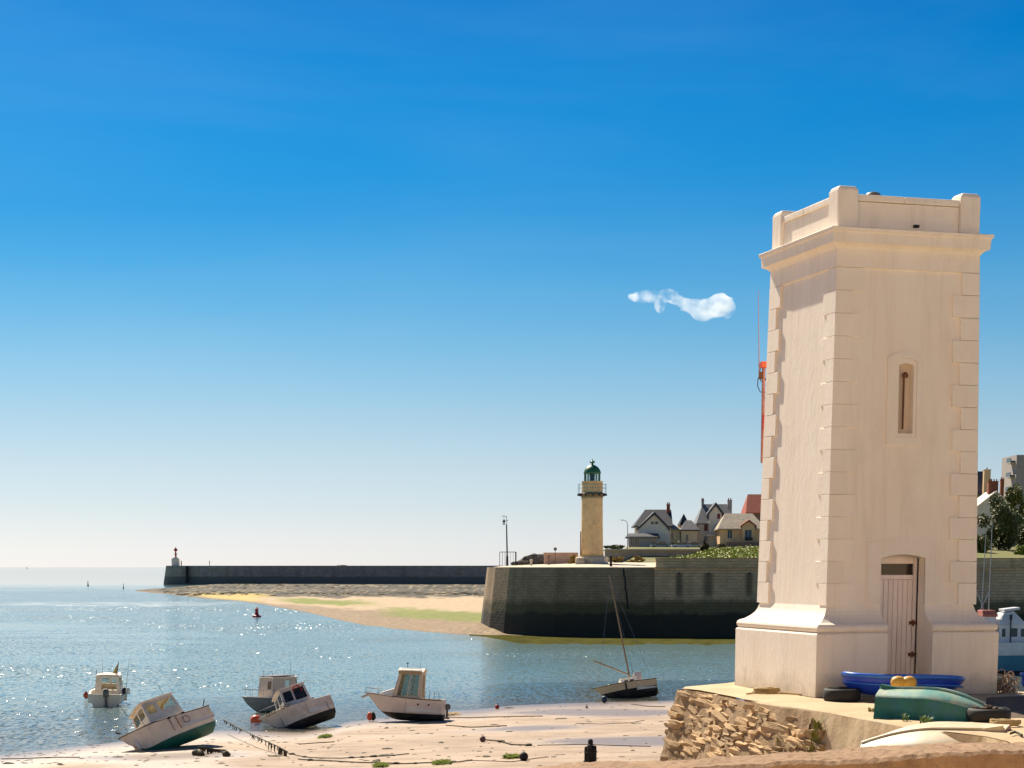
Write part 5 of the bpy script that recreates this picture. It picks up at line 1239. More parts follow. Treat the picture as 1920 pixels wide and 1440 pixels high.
def tyre(loc, r, h, label, tilt=(0, 0, 0)):
    t = thing('old_tyre', label, 'tyre', loc, tilt, 'old tyres on the quay platform')
    ri = r * .56; pr = [(ri, .02), (ri + .03, 0), (r - .03, 0), (r, .035), (r * 1.01, h / 2), (r, h - .035), (r - .03, h), (ri + .03, h), (ri, h - .02)]
    MB().lathe(pr, 28, closed=True).build('tread', rubber, t, smooth=True)
    mb = MB(); mb.tube([(r * .8 * math.cos(i * .26), r * .8 * math.sin(i * .26), h + .003) for i in range(24)], .012, 4, closed=True); mb.build('bead', rubber, t)
    return t
tyre(G(1578, 1314, PZ), .33, .22, 'old black tyre under the left end of the blue dinghy')
tyre(G(1853, 1352, PZ), .335, .20, 'old black tyre lying flat right of the green dinghy')
for i in range(9):
    a = R.uniform(0, 6.28); q = G(1853, 1352, PZ) + V((.22 * math.cos(a), .22 * math.sin(a), .21)); mb = MB(); mb.add(*boulder((0, 0, 0), R.uniform(.025, .05), seed=i)); ob = mb.build('pebble', gravel_m); ob.location = q
    tag(ob, 'small pebble lying on the flat tyre right of the green dinghy', 'pebble', 'pebbles on the old tyre')
def rope_coil(px, py, r, label, mat, n=5, z=PZ, sq=.8):
    pts = []
    for i in range(n * 16):
        a = i * math.pi / 8; k = .72 + .30 * ((i * .618) % 1) * .6 + .22 * noise.noise(V((i * .17, 0, px))); pts.append(V((r * 1.15 * k * math.cos(a), r * sq * k * math.sin(a), (.02 + .012 * (i / 16) + .02 * abs(noise.noise(V((i * .21, 1, px))))) + .01 * noise.noise(V((i * .3, 5, px))))))
    mb = MB(); mb.tube(pts, .017, 5); ob = mb.build('rope_coil', mat, smooth=True); ob.location = G(px, py, z); return tag(ob, label, 'rope')
rope_coil(1438, 1299.5, .24, 'loose straw coloured rope coil on the platform left of the tower', rope_m, 6)
rope_coil(1885, 1362, .22, 'straw rope heap beside the flat tyre', rope_m, 6)
mb = MB(); mb.tube([G(1400, 1302.5, PZ) + V((0, 0, .015)), G(1416, 1300.5, PZ) + V((0, 0, .02)), G(1428, 1301, PZ) + V((0, 0, .02)), G(1478, 1302.5, PZ) + V((0, 0, .02)), G(1515, 1304.5, PZ) + V((0, 0, .012))], .016, 5); tag(mb.build('rope_end', rope_m), 'thin rope trailing from the coil towards the tower base', 'rope')
mb = MB(); mb.tube([G(1895, 1378, PZ) + V((0, 0, .02)), G(1903, 1376, PZ) + V((0, 0, .03)), G(1912, 1378.5, PZ) + V((0, 0, .02)), G(1916, 1381, PZ) + V((0, 0, .02))], .02, 5); tag(mb.build('rope_end', rope_dk), 'short dark rope end on the concrete below the straw rope heap', 'rope')
mb = MB()
q0 = G(1884, 1299, PZ)
for i in range(150):
    d = V((R.gauss(0, .10), R.gauss(0, .08), abs(R.gauss(.12, .10)))); p = q0 + d; u = V((R.gauss(0, 1), R.gauss(0, 1), R.gauss(0, .6))).normalized() * .09
    mb.tube([p - u, p + V((0, 0, .04)), p + u], .014, 4)
tag(mb.build('net_heap', net_m), 'heap of pale fishing net at the right foot of the tower', 'net')

# ------------------------------------------------------------------ boats
def hull(L, B, D, wl, rake=.35, sheer=.28, tr=.9, full=2.3, nst=15):
    rings = []
    for i in range(nst):
        t = i / (nst - 1); b = B / 2 * (lerp(tr, 1, smooth(0, .4, t)) if t < .4 else max(.012, 1 - ((t - .4) / .6) ** full))
        zs_ = D * (1 + sheer * t ** 2.0); zk = D * .85 * max(0, (t - .55) / .45) ** 2.4
        w_ = max(wl + .05 * D * max(0, t - .4), zk + .04 * (zs_ - zk)); p = lerp(.26, .8, t ** 2.2)
        hs = [zs_, zs_ - .12 * (zs_ - w_), lerp(zs_, w_, .55), w_, lerp(w_, zk, .55), zk]
        ring = []
        for z in hs:
            v = max(0, (z - zk) / (zs_ - zk)); ring.append(((t - .5) * L + rake * v * t ** 5, b * v ** p, z))
        rings.append(ring)
    return rings
def boat(name, label, L, B, D, wl, topm, botm, deckm, railm, tc=.5, group='boats aground and afloat in the harbour', cat='boat', **k):
    t = thing(name, label, cat, group=group); rg = hull(L, B, D, wl, **k); n = len(rg)
    mb = MB(); bb_ = MB()
    for s_ in (1, -1):
        r2 = [[(x, y * s_, z) for x, y, z in r] for r in rg]
        mb.loft([r[:4] for r in r2], cap=False, closed=False); bb_.loft([r[3:] for r in r2], cap=False, closed=False)
    st = rg[0]
    mb.add([(x, y, z) for x, y, z in st[:4]] + [(x, -y, z) for x, y, z in st[:4]], [(0, 1, 5, 4), (1, 2, 6, 5), (2, 3, 7, 6)])
    bb_.add([(x, y, z) for x, y, z in st[3:]] + [(x, -y, z) for x, y, z in st[3:]], [(0, 1, 4, 3), (1, 2, 4)])
    for m_ in (mb, bb_):
        me_ = m_
    ho = mb.build('hull', topm, t, smooth=False); bo = bb_.build('hull_bottom', botm, t, smooth=False)
    for ob in (ho, bo):
        ob.data.polygons.foreach_set('use_smooth', [True] * len(ob.data.polygons))
        bm = bmesh.new(); bm.from_mesh(ob.data); bmesh.ops.remove_doubles(bm, verts=bm.verts, dist=.002); bmesh.ops.recalc_face_normals(bm, faces=bm.faces); bm.to_mesh(ob.data); bm.free()
        e = ob.modifiers.new('split', 'EDGE_SPLIT'); e.split_angle = math.radians(40)
    ic = int(tc * (n - 1)); dk = MB()
    for i in range(n - 1):
        a, b = rg[i][0], rg[i + 1][0]
        if i >= ic: dk.quad((a[0], a[1] - .01, a[2] - .03), (b[0], b[1] - .01, b[2] - .03), (b[0], -b[1] + .01, b[2] - .03), (a[0], -a[1] + .01, a[2] - .03))
        else:
            fl_ = D * .42
            for s_ in (1, -1):
                dk.quad((a[0], s_ * a[1], a[2] - .01), (b[0], s_ * b[1], b[2] - .01), (b[0], s_ * (b[1] - .14), b[2] - .01), (a[0], s_ * (a[1] - .14), a[2] - .01))
                dk.quad((a[0], s_ * (a[1] - .14), a[2] - .01), (b[0], s_ * (b[1] - .14), b[2] - .01), (b[0], s_ * (b[1] - .16), fl_), (a[0], s_ * (a[1] - .16), fl_))
            dk.quad((a[0], a[1] - .16, fl_), (b[0], b[1] - .16, fl_), (b[0], -b[1] + .16, fl_), (a[0], -a[1] + .16, fl_))
            if i == 0: dk.add([(a[0] + .05, a[1], a[2]), (a[0] + .05, -a[1], a[2]), (a[0] + .05, -a[1], fl_), (a[0] + .05, a[1], fl_)], [(0, 1, 2, 3)]); dk.b2(a[0] - .0, a[0] + .14, -a[1] + .02, a[1] - .02, a[2] - .03, a[2] + .0)
    a = rg[ic][0]; dk.quad((a[0], a[1], a[2] - .03), (a[0], -a[1], a[2] - .03), (a[0], -a[1], D * .42), (a[0], a[1], D * .42))
    dk.build('deck', deckm, t)
    for s_ in (1, -1):
        mb = MB(); mb.tube([(r[0][0], s_ * (r[0][1] + .015), r[0][2] - .03) for r in rg], .035, 6); mb.build('rub_rail', railm, t, smooth=True)
    t['_top'] = D
    return t, rg
def cabin(t, xa, xb, wb, wt, z0, z1, frk, ark, side, front, aft, mat, gl, roofm, arch=.12, ov=.1, name='cabin', th=.05):
    c = {'s': [(xa, -wb, z0), (xb, -wb, z0), (xb - frk, -wt, z1), (xa + ark, -wt, z1)], 'p': [(xb, wb, z0), (xa, wb, z0), (xa + ark, wt, z1), (xb - frk, wt, z1)],
         'f': [(xb, -wb, z0), (xb, wb, z0), (xb - frk, wt, z1), (xb - frk, -wt, z1)], 'a': [(xa, wb, z0), (xa, -wb, z0), (xa + ark, -wt, z1), (xa + ark, wt, z1)]}
    ops = {'s': side, 'p': [(1 - u1, v0, 1 - u0, v1) for u0, v0, u1, v1 in side], 'f': front, 'a': aft}
    mb = MB(); panes = []
    for k in 'spfa':
        m_ = MB(); m_.panel(*c[k], ops[k], th); mb.add(m_.v, m_.f)
        for op in ops[k]: panes.append((k, MB().slab(m_.P, m_.n, op, th * .5, .012)))
    cb = mb.build(name, mat, t)
    for k, m_ in panes:
        if k == 'a' : continue
        m_.build('window_pane', gl, cb)
    rings = []
    for x in (xa + ark - ov, xb - frk + ov):
        up = [(x, lerp(-wt - .06, wt + .06, i / 10), z1 + arch * (1 - (2 * i / 10 - 1) ** 2) + .05) for i in range(11)]
        rings.append(up + [(x, y, z - .06) for _, y, z in reversed(up)])
    MB().loft(rings).build('cabin_roof', roofm, t, bevel=.01)
    for s_ in (-1, 1):
        xs0, xs1, yr = xa + ark + .1, xb - frk - .1, s_ * wt * .72
        zr = z1 + .05 + arch * (1 - .72 ** 2)
        m_ = MB(); m_.tube([(xs0, yr, zr), (xs0 + .05, yr, zr + .09), (xs1 - .05, yr, zr + .09), (xs1, yr, zr)], .016, 5); m_.tube([((xs0 + xs1) / 2, yr, zr), ((xs0 + xs1) / 2, yr, zr + .09)], .014, 5); m_.build('grab_rail', steel, t)
    m_ = MB(); m_.tube([(xa + ark + .25, wt * .5, z1 + .1), (xa + ark + .15, wt * .52, z1 + 1.25)], [.012, .006], 5); m_.build('aerial', dark_iron, t)
    if arch > .08:
        for x in (xa + ark, xb - frk - .04):
            MB().prism([(-1, 0)] if False else [(0, 0), (.001, 0), (.001, .001)], 0, .001)
            up = [(lerp(-wt, wt, i / 10), z1 + arch * (1 - (2 * i / 10 - 1) ** 2) - .012) for i in range(11)]
            m_ = MB(); n_ = len(up); m_.add([(x, y, z) for y, z in up] + [(x + .04, y, z) for y, z in up], [tuple(range(n_)), tuple(reversed(range(n_, 2 * n_)))]); m_.build('roof_gable', mat, t)
    return cb
def pulpit(t, rg, t0=.72, h=.45, mat=None):
    n = len(rg); ii = [i for i in range(n) if i / (n - 1) >= t0]; mb = MB()
    L_ = [V((rg[i][0][0] - .05, rg[i][0][1] * .92, rg[i][0][2] + h)) for i in ii]; R_ = [V((p.x, -p.y, p.z)) for p in reversed(L_)]
    mb.tube(L_ + R_[1:], .016, 5)
    for i in ii[::2]:
        for s_ in (1, -1): mb.tube([(rg[i][0][0] - .05, s_ * rg[i][0][1] * .92, rg[i][0][2]), (rg[i][0][0] - .05, s_ * rg[i][0][1] * .92, rg[i][0][2] + h)], .014, 5)
    mb.build('pulpit_rail', mat or steel, t)
def outboard(t, x, y, z, s=1.0):
    mb = MB(); mb.loft([[(x - .3 * s * k, y - .15 * s * k, z + zz * s), (x + .12 * s * k, y - .15 * s * k, z + zz * s), (x + .12 * s * k, y + .15 * s * k, z + zz * s), (x - .3 * s * k, y + .15 * s * k, z + zz * s)] for zz, k in ((.1, .8), (.18, 1), (.45, .95), (.56, .6))]); o_ = mb.build('outboard_motor', motor_grey, t, bevel=.03)
    mb = MB(); mb.b2(x - .12 * s, x + .05 * s, y - .06 * s, y + .06 * s, z - .55 * s, z + .12 * s); mb.b2(x - .3 * s, x + .1 * s, y - .1 * s, y + .1 * s, z - .45 * s, z - .42 * s); mb.tube([(x - .25 * s, y, z - .62 * s), (x + .1 * s, y, z - .62 * s)], .06 * s, 8); mb.build('motor_leg', motor_grey, o_, bevel=.01)
def settle(t, px, py, yaw, roll=0, pitch=0, sink=.06, float_wl=None, tie='mid'):
    """put the boat on the mud (or afloat) at a pixel of the shore"""
    p = S(px, py) if float_wl is None else G(px, py, 0)
    rot = Euler((math.radians(roll), math.radians(pitch), math.radians(yaw)), 'XYZ'); m_ = rot.to_matrix()
    zs_, xs_ = [], []
    def walk(o_):
        for ch in o_.children:
            if ch.name.startswith('hull'): zs_.extend((m_ @ v.co).z for v in ch.data.vertices)
    bpy.context.view_layer.update(); walk(t)
    p.z = (p.z - min(zs_) - sink) if float_wl is None else -float_wl
    t.location = p; t.rotation_euler = rot
    return t

# boat in the water at the far left, stern towards the camera
ba, rg = boat('motor_boat', 'small cabin boat afloat at the left with stern and raised outboard towards the shore', 5.0, 2.35, 1.02, .18, cream_gel, brown_af, white_gel, rubber, .52, full=2.6)
cabin(ba, -.9, 1.1, .82, .72, .98, 2.05, .35, .05, [(.1, .45, .45, .9), (.55, .45, .9, .9)], [(.08, .45, .47, .92), (.53, .45, .92, .92)], [(.25, .06, .86, .90)], cream_gel, cab_glass, grey_gel, .07, .12)
outboard(ba, -2.6, -.1, .75, 1.15); pulpit(ba, rg)
mb = MB(); mb.tube([(-.7, .7, 2.1), (-.7, .72, 2.5)], .02, 5); mb.tube([(-.5, -.55, 2.1), (-.4, -.66, 3.0)], .02, 5); mb.tube([(-2.0, -1.25, 1.0), (-2.2, -1.5, 3.3)], [.02, .008], 5); mb.build('pole', steel, ba)
mb = MB(); mb.add([(-.42, -.52, 2.2), (-.4, -.66, 2.95), (-.6, -.30, 2.25), (-.43, -.54, 2.2), (-.41, -.68, 2.95), (-.61, -.32, 2.25)], [(0, 1, 2), (5, 4, 3)]); mb.build('pennant', yellow_p, ba)
for y in (-1.18, -.95):
    mb = MB(); mb.lathe([(.04, 0), (.13, .06), (.14, .3), (.06, .42)], 8, (-1.2, y - .15, .95)); mb.build('fender', white_gel if y < -1 else rubber, ba)
settle(ba, 204, 1320, 96, 2, -1, float_wl=.2); ba.scale = (1.13, 1.13, 1.13)
mb = MB(); mb.lathe([(.02, -.26), (.17, -.18), (.24, 0), (.17, .18), (.06, .27), (.05, .33)], 12); ob = mb.build('orange_buoy', orange_p, smooth=True); ob.location = A(161.5, 1304, G(160, 1312, 0).y); tag(ob, 'red orange buoy hanging at the left side of the stern on boat afloat', 'buoy')
# heeled cabin boat in the left foreground
bB, rg = boat('heeled_boat', 'white cabin boat with green bottom leaning hard to the left on the sand', 5.3, 2.25, 1.25, .36, cream_gel, green_af, white_gel, M('brown_rail', (.13, .09, .06), rough=.6), .45, full=2.7, rake=.3)
cabin(bB, -1.1, 1.25, .86, .72, 1.25, 2.75, .25, -.05, [(.06, .50, .55, .90), (.66, .48, .92, .84)], [(.10, .50, .46, .88), (.54, .50, .90, .88)], [(.1, .05, .9, .93)], cream_gel, cab_glass, cream_gel, .06, .12)
pulpit(bB, rg, .78, .40)
for x in (-.2, .25):
    mb = MB(); mb.hexa([(x, 1.085, .5), (x + .035, 1.085, .5), (x + .035, 1.05, .5), (x, 1.05, .5), (x, 1.155, 1.2), (x + .035, 1.155, 1.2), (x + .035, 1.1, 1.2), (x, 1.1, 1.2)]); mb.build('side_strap', brown_boat, bB)
mb = MB(); mb.tube([(-.75 + .22 * math.cos(i * .5), 1.125 + .0 * i, .88 + .2 * math.sin(i * .5)) for i in range(13)], .022, 5); mb.tube([(-.55, 1.13, .7), (-.55, 1.13, 1.08)], .022, 5); mb.build('registration_mark', brown_boat, bB)
for x in (.2, -.75):
    mb = MB(); mb.b2(x - .09, x + .09, 1.02, 1.17, 1.24, 1.33); mb.build('cleat', rubber, bB)
for x, y in ((1.9, -.62), (2.25, .18)):
    mb = MB(); mb.lathe([(.03, -.85), (.09, -.78), (.095, -.1), (.03, 0)], 10, (x, y, 1.35)); fo = mb.build('fender', white_gel, bB)
mb = MB(); mb.tube([(1.3, -.5, 2.8), (1.25, -.6, 3.6)], .012, 5); mb.tube([(2.7, 0, 1.8), (2.9, .0, 1.95)], .05, 6); mb.tube([(-2.3, 1.0, 1.3), (-2.55, 1.1, 1.6)], .03, 5); mb.build('pole', dark_iron, bB)
settle(bB, 331, 1402, 228, 36, 13, sink=.16)
# pair in the middle: white boat behind
bC, rg = boat('moored_boat', 'white cabin boat with grey blue hull half hidden behind the leaning boat', 5.2, 2.2, 1.15, .34, M('grey_blue_hull', (.26, .29, .28), (.2, .22, .21), .5, 2), green_af, white_gel, white_gel, .5)
cabin(bC, -1.3, 1.0, .85, .78, 1.1, 2.6, .25, .0, [(.3, .5, .5, .88)], [(.62, .5, .9, .86)], [(.1, .05, .9, .9)], M('warm_cabin', (.72, .56, .42), (.62, .47, .35), .5, 2), cab_glass, white_gel, .05, .1)
pulpit(bC, rg, .6, .5)
mb = MB(); mb.b2(-1.2, .8, -.7, .7, 2.72, 2.78); mb.build('roof_rack', brown_boat, bC)
for x, y in ((.6, -.5), (.6, 0), (.6, .5), (-.6, .3)): mb = MB(); mb.tube([(x, y, 2.7), (x, y, 3.15)], .012, 5); mb.build('antenna', dark_iron, bC)
settle(bC, 519, 1333, 225, 3, 0, float_wl=.30)
# pair in the middle: leaning boat in front
bD, rg = boat('leaning_boat', 'grubby white cabin boat with dark bottom leaning over beside the orange ball buoy', 4.35, 2.2, 1.25, .40, grey_gel, black_af, white_gel, grey_gel, .45, full=2.9)
cabin(bD, -.95, 1.0, .84, .74, 1.25, 2.65, .25, -.05, [(.08, .30, .52, .88), (.58, .34, .92, .86)], [(.08, .45, .46, .88), (.54, .45, .92, .88)], [(.1, .05, .9, .9)], grey_gel, dark_glass, grey_gel, .10, .12)
pulpit(bD, rg, .62, .42)
mb = MB(); mb.tube([(-.35 + .28 * math.cos(i * .42 + .1), .86, 2.25 + .34 * math.sin(i * .42 + .1)) for i in range(9)], .04, 6); mb.build('red_hoop', red_p, bD)
for x, y in ((2.1, .55), (1.8, .75), (1.2, 1.0), (.9, 1.08)):
    mb = MB(); mb.tube([(x + .13 * math.cos(i * .8), y + .04, 1.42 + .1 * math.sin(i * .8)) for i in range(9)], .03, 5); mb.build('rope_hank', rope_m, bD)
for x in (1.6, -1.7):
    mb = MB(); mb.tube([(x, .95, .9), (x + .1, 1.1, 0.1)], .02, 5); mb.build('leg_pole', dark_iron, bD)
settle(bD, 572, 1366, 212, 31, 15, sink=.16)
# boat lying broadside, bow to the left
bE, rg = boat('cabin_boat', 'upright white cabin boat with ochre canopy, bow to the left, dark brown bottom', 4.75, 2.1, 1.45, .50, M('pinkish_hull', (.90, .77, .65), (.80, .66, .55), .4, 1.5, dirt=(.42, .34, .27), damt=.4), black_af, white_gel, M('brown_rail2', (.16, .11, .08), rough=.6), .55, rake=.5, full=2.2, sheer=.2)
cabin(bE, -.95, .95, .86, .74, 1.45, 3.15, .45, -.05, [(.12, .10, .46, .92), (.50, .10, .86, .92)], [(.08, .42, .46, .94), (.54, .42, .92, .94)], [(.1, .05, .9, .9)], M('cabin_cream', (.72, .58, .42), (.64, .5, .35), .5, 2), cab_glass, white_gel, .22, .1)
mb = MB(); mb.loft([[(x, .86, 3.02), (x, .90, 3.02), (x, .80, 3.26), (x, .76, 3.26)] for x in (-.95, -.5, 0, .55)]); mb.build('canopy', orange_trim, bE)
mb = MB(); mb.loft([[(.95, -.7, 1.5), (.95, .7, 1.5), (.78, .66, 2.1), (.78, -.66, 2.1)], [(1.9, -.4, 1.6), (1.9, .4, 1.6), (1.75, .36, 1.78), (1.75, -.36, 1.78)]]); mb.build('fore_cabin', white_gel, bE, bevel=.04)
pulpit(bE, rg, .8, .3)
mb = MB(); mb.hexa([(2.55, -.06, 1.55), (3.05, -.04, 1.32), (3.05, .04, 1.32), (2.55, .06, 1.55), (2.5, -.06, 1.75), (3.1, -.04, 1.44), (3.1, .04, 1.44), (2.5, .06, 1.75)]); mb.build('anchor_roller', grey_gel, bE)
for x in (-.8, -1.5): mb = MB(); mb.tube([(x, .98, 1.1), (x, 1.045, 1.1)], .06, 8); mb.build('port_hole', dark_gap, bE)
for x in (-1.2, -1.5, -1.8, -2.1): mb = MB(); mb.tube([(x, .8, 1.4), (x - .03, .82, 1.95)], .014, 5); mb.build('rod_holder', dark_iron, bE)
mb = MB(); mb.tube([(.1, 0, 3.4), (.12, 0, 3.7)], .02, 5); mb.box((.12, 0, 3.72), (.16, .05, .07)); mb.build('mast_light', dark_iron, bE)
outboard(bE, -2.55, 0, .75, .8)
settle(bE, 764, 1352, 174, 3, -2, sink=.05)
eb = S(696, 1352)
for i, (mat, dx_, lab) in enumerate(((orange_p, -.10, 'orange fender hanging off the bow of the upright cabin boat'), (rubber, .12, 'black fender beside the orange one at the bow of the upright cabin boat'))):
    mb = MB(); mb.lathe([(.03, 0), (.15, .08), (.20, .26), (.13, .45), (.05, .56)], 12); ob = mb.build('fender', mat, smooth=True); ob.location = eb + V((dx_, .1 * i, .03)); tag(ob, lab, 'fender')
# sailing boat on its side by the channel
bS, rg = boat('sailing_boat', 'beached sailing boat with yellow wooden mast and boom, black bottom towards the camera', 4.6, 2.1, 1.20, .68, M('ochre_hull', (.86, .64, .38), (.74, .53, .29), .5, 1.8), black_af, white_gel, M('brown_rail3', (.12, .08, .05), rough=.6), .42, full=2.1, sheer=.1)
cabin(bS, -.9, .5, .5, .42, 1.12, 1.62, .15, 0, [(.2, .3, .45, .75), (.55, .3, .8, .75)], [], [], white_gel, dark_glass, white_gel, .05, .03)
mb = MB(); mb.b2(-1.35, -.8, -.35, .3, 1.2, 2.05); mb.build('hatch_box', M('pink_cover', (.72, .58, .54), rough=.6), bS, bevel=.04)
mb = MB(); mb.tube([(-.45, 0, 1.1), (-.45, 0, 10.2)], [.075, .045], 8); mb.build('mast', wood, bS)
mb = MB(); mb.tube([(-.42, 0, 2.0), (2.1, 0, 3.5)], [.06, .05], 8); mb.build('boom', wood, bS)
for a, b in (((-.45, 0, 9.9), (2.2, 0, 1.2)), ((-.45, 0, 9.4), (-.6, .95, 1.15)), ((-.45, 0, 9.4), (-.6, -.95, 1.15)), ((-.45, 0, 10.0), (-2.2, 0, 1.15))):
    mb = MB(); mb.tube([a, b], .011, 4); mb.build('stay', steel, bS)
mb = MB(); mb.box((.2, 1.06, .85), (.12, .05, .55), 0); mb.build('leeboard_strap', rubber, bS)
mb = MB(); mb.hexa([(-2.5, -.03, .15), (-2.28, -.03, .1), (-2.28, .03, .1), (-2.5, .03, .15), (-2.45, -.03, 1.15), (-2.28, -.03, 1.15), (-2.28, .03, 1.15), (-2.45, .03, 1.15)]); mb.build('rudder', wood, bS)
settle(bS, 1178, 1311, 190, 19, 7.5, sink=.12)
q = S(1133, 1318); mb = MB(); mb.lathe([(.03, 0), (.2, .1), (.24, .26), (.16, .46), (.05, .52)], 12); ob = mb.build('blue_buoy', M('dark_blue_buoy', (.02, .05, .09), rough=.5), smooth=True); ob.location = q; tag(ob, 'dark blue buoy on the mud at the left end of the sailing boat', 'buoy')

# fishing boat behind the tower on the right
FD = G(1900, 1262, 0).y; fs_ = FD / F
ft = thing('fishing_boat', 'fishing boat with teal hull and white wheelhouse right of the white tower', 'fishing boat', G(1895, 1262, 0))
def fx(px): return (px - 1895) * fs_
def fz(py): return (1262 - py) * fs_
rings, r2, r3 = [], [], []
for px, k in ((1790, .86), (1820, .95), (1870, 1), (1930, .98), (1980, .7), (2010, .25), (2022, .03)):
    x = fx(px); b = 2.1 * k; up = .9 * max(0, (px - 1900) / 120) ** 2
    rings.append([(x, -b * .8, -.5), (x, -b, .15), (x, -b * 1.02, fz(1228) + up), (x, b * 1.02, fz(1228) + up), (x, b, .15), (x, b * .8, -.5)])
    r2.append([(x, -b * 1.02, fz(1227.6) + up), (x, -b * 1.05, fz(1204) + up), (x, -b * 1.0 , fz(1204) + up), (x, b * 1.0, fz(1204) + up), (x, b * 1.05, fz(1204) + up), (x, b * 1.02, fz(1227.6) + up)])
    r3.append([(x, -b * 1.02 - .01, -.5), (x, -b * 1.02 - .01, .32), (x, b * 1.02 + .01, .32), (x, b * 1.02 + .01, -.5)])
MB().loft(rings).build('hull', sail_teal, ft); MB().loft(r2).build('bulwark', white_house, ft); MB().loft(r3).build('boot_top', rubber, ft)
mb = MB(); mb.panel((fx(1866), -1.5, fz(1204)), (fx(1950), -1.5, fz(1204)), (fx(1950), -1.5, fz(1172)), (fx(1866), -1.5, fz(1172)), [((1868 - 1866) / 84, .33, (1875 - 1866) / 84, .8), ((1884 - 1866) / 84, .33, (1897 - 1866) / 84, .85), ((1903 - 1866) / 84, .33, (1917 - 1866) / 84, .8), ((1924 - 1866) / 84, .33, (1938 - 1866) / 84, .8)], .1)
P, n = mb.P, mb.n; mb.b2(fx(1866), fx(1950), 1.4, 1.5, fz(1204), fz(1172)); mb.b2(fx(1950) - .1, fx(1950), -1.39, 1.39, fz(1204), fz(1172)); mb.b2(fx(1866), fx(1866) + .1, -1.39, 1.39, fz(1204), fz(1172)); wh = mb.build('wheelhouse', white_house, ft)
for a, b in ((1868, 1875), (1884, 1897), (1903, 1917), (1924, 1938)): MB().slab(P, n, ((a - 1866) / 84, .33, (b - 1866) / 84, .82), .06, .02).build('window_pane', win_glass, wh)
mb = MB(); mb.add([(fx(1862), -1.6, fz(1171)), (fx(1913), -1.6, fz(1171)), (fx(1890), -1.2, fz(1146)), (fx(1872), -1.2, fz(1150)), (fx(1862), 1.6, fz(1171)), (fx(1913), 1.6, fz(1171)), (fx(1890), 1.2, fz(1146)), (fx(1872), 1.2, fz(1150))], [(0, 1, 2, 3), (7, 6, 5, 4), (0, 4, 5, 1), (1, 5, 6, 2), (2, 6, 7, 3), (3, 7, 4, 0)]); mb.build('upper_house', white_house, ft)
mb = MB(); mb.box((fx(1886), -.4, fz(1143)), (1.5, 2.0, .22), 0, 0, Matrix.Rotation(-.12, 3, 'Y')); mb.build('radar_roof', white_house, ft, bevel=.04)
mb = MB(); mb.tube([(fx(1882), -2.0, fz(1226)), (fx(1881.5), -1.9, fz(1155))], .07, 6); mb.box((fx(1881.5), -1.9, fz(1157)), (.22, .2, .5)); mb.build('mast_pole', dark_iron, ft)
mb = MB(); mb.tube([(fx(1918), -1.9, fz(1172)), (fx(1918), -1.8, fz(1162))], .12, 8); mb.tube([(fx(1917), -1.95, fz(1164)), (fx(1923), -1.95, fz(1162))], .1, 8); mb.build('horn', white_house, ft)
for a, b in (((1839, 1148), (1842, 1006)), ((1852, 1150), (1853, 985))): mb = MB(); mb.tube([(fx(a[0]), .5, fz(a[1])), (fx(b[0]), .5, fz(b[1]))], [.06, .035], 6); mb.build('mast', steel, ft)
mb = MB()
for a, b in (((1829, 1112), (1852, 1110)), ((1829, 1112), (1845, 1150)), ((1852, 1110), (1835, 1148)), ((1831, 1107), (1838, 1106)), ((1838, 1130), (1853, 1128))): mb.tube([(fx(a[0]), .4, fz(a[1])), (fx(b[0]), .4, fz(b[1]))], .05, 5)
mb.build('gantry', steel, ft)
mb = MB(); mb.b2(fx(1834), fx(1862), -1, 1.2, fz(1157), fz(1151)); mb.b2(fx(1834), fx(1858), -.9, 1.1, fz(1151), fz(1145)); mb.build('red_gear', M('faded_red', (.52, .16, .1), (.4, .12, .08), .6, 4), ft, bevel=.05)
mb = MB(); mb.b2(fx(1838), fx(1860), -.8, 1, fz(1204), fz(1157)); mb.build('deck_house', white_house, ft)

# ------------------------------------------------------------------ buoys and gear on the mud
def ball(name, px, py, r, mat, label, cat='buoy', band=None, sink=.12):
    q = S(px, py); t = thing(name, label, cat, q)
    mb = MB(); mb.lathe([(r * math.sin(a), r - sink * r - r * math.cos(a)) for a in [i * math.pi / 12 for i in range(1, 12)]], 18); mb.build('float', mat, t, smooth=True)
    if band: mb = MB(); mb.lathe([(r * .82, r * .30), (r * .94, r * .52), (r * .955, r * .52), (r * .84, r * .28)], 18); mb.build('band', band, t)
    mb = MB(); mb.tube([(.05 * math.cos(i), 0, 2 * r - sink * r + .03 + .05 * math.sin(i)) for i in range(7)], .015, 5); mb.build('eye', dark_iron, t)
    return t
ball('orange_buoy', 480, 1360, .37, orange_p, 'big orange ball buoy at the water edge left of the leaning boat', band=brown_boat)
ball('small_buoy', 903, 1316, .17, rubber, 'small dark buoy in the shallow water right of the upright cabin boat')
ball('small_buoy', 932, 1329, .16, red_p, 'small red buoy on the wet sand right of the dark one')
ball('mooring_float', 905, 1391, .17, M('brown_float', (.16, .08, .06), rough=.7), 'brown mooring float lying on the sand left of the black stump', 'float')
ball('mooring_float', 982, 1426, .22, timber_dk, 'dark round mooring float with weed near the bottom edge of the sand', 'float')
ball('mooring_float', 1100, 1328, .10, M('pale_float', (.45, .36, .28), rough=.7), 'tiny pale float left of the sailing boat', 'float')
q = S(1107, 1430); stp = thing('mooring_stump', 'black tarred timber mooring stump standing in the sand', 'post', q)
for x, y, h_, r_ in ((0, .05, 1.12, .13), (-.18, 0, .78, .12), (.17, -.02, .82, .13), (-.04, -.16, .88, .14), (.1, -.14, .74, .11)):
    mb = MB(); mb.tube([(x, y, -.4), (x, y, h_ - .06), (x, y, h_)], [r_, r_ * .92, r_ * .55], 8); mb.build('timber', timber_dk, stp)
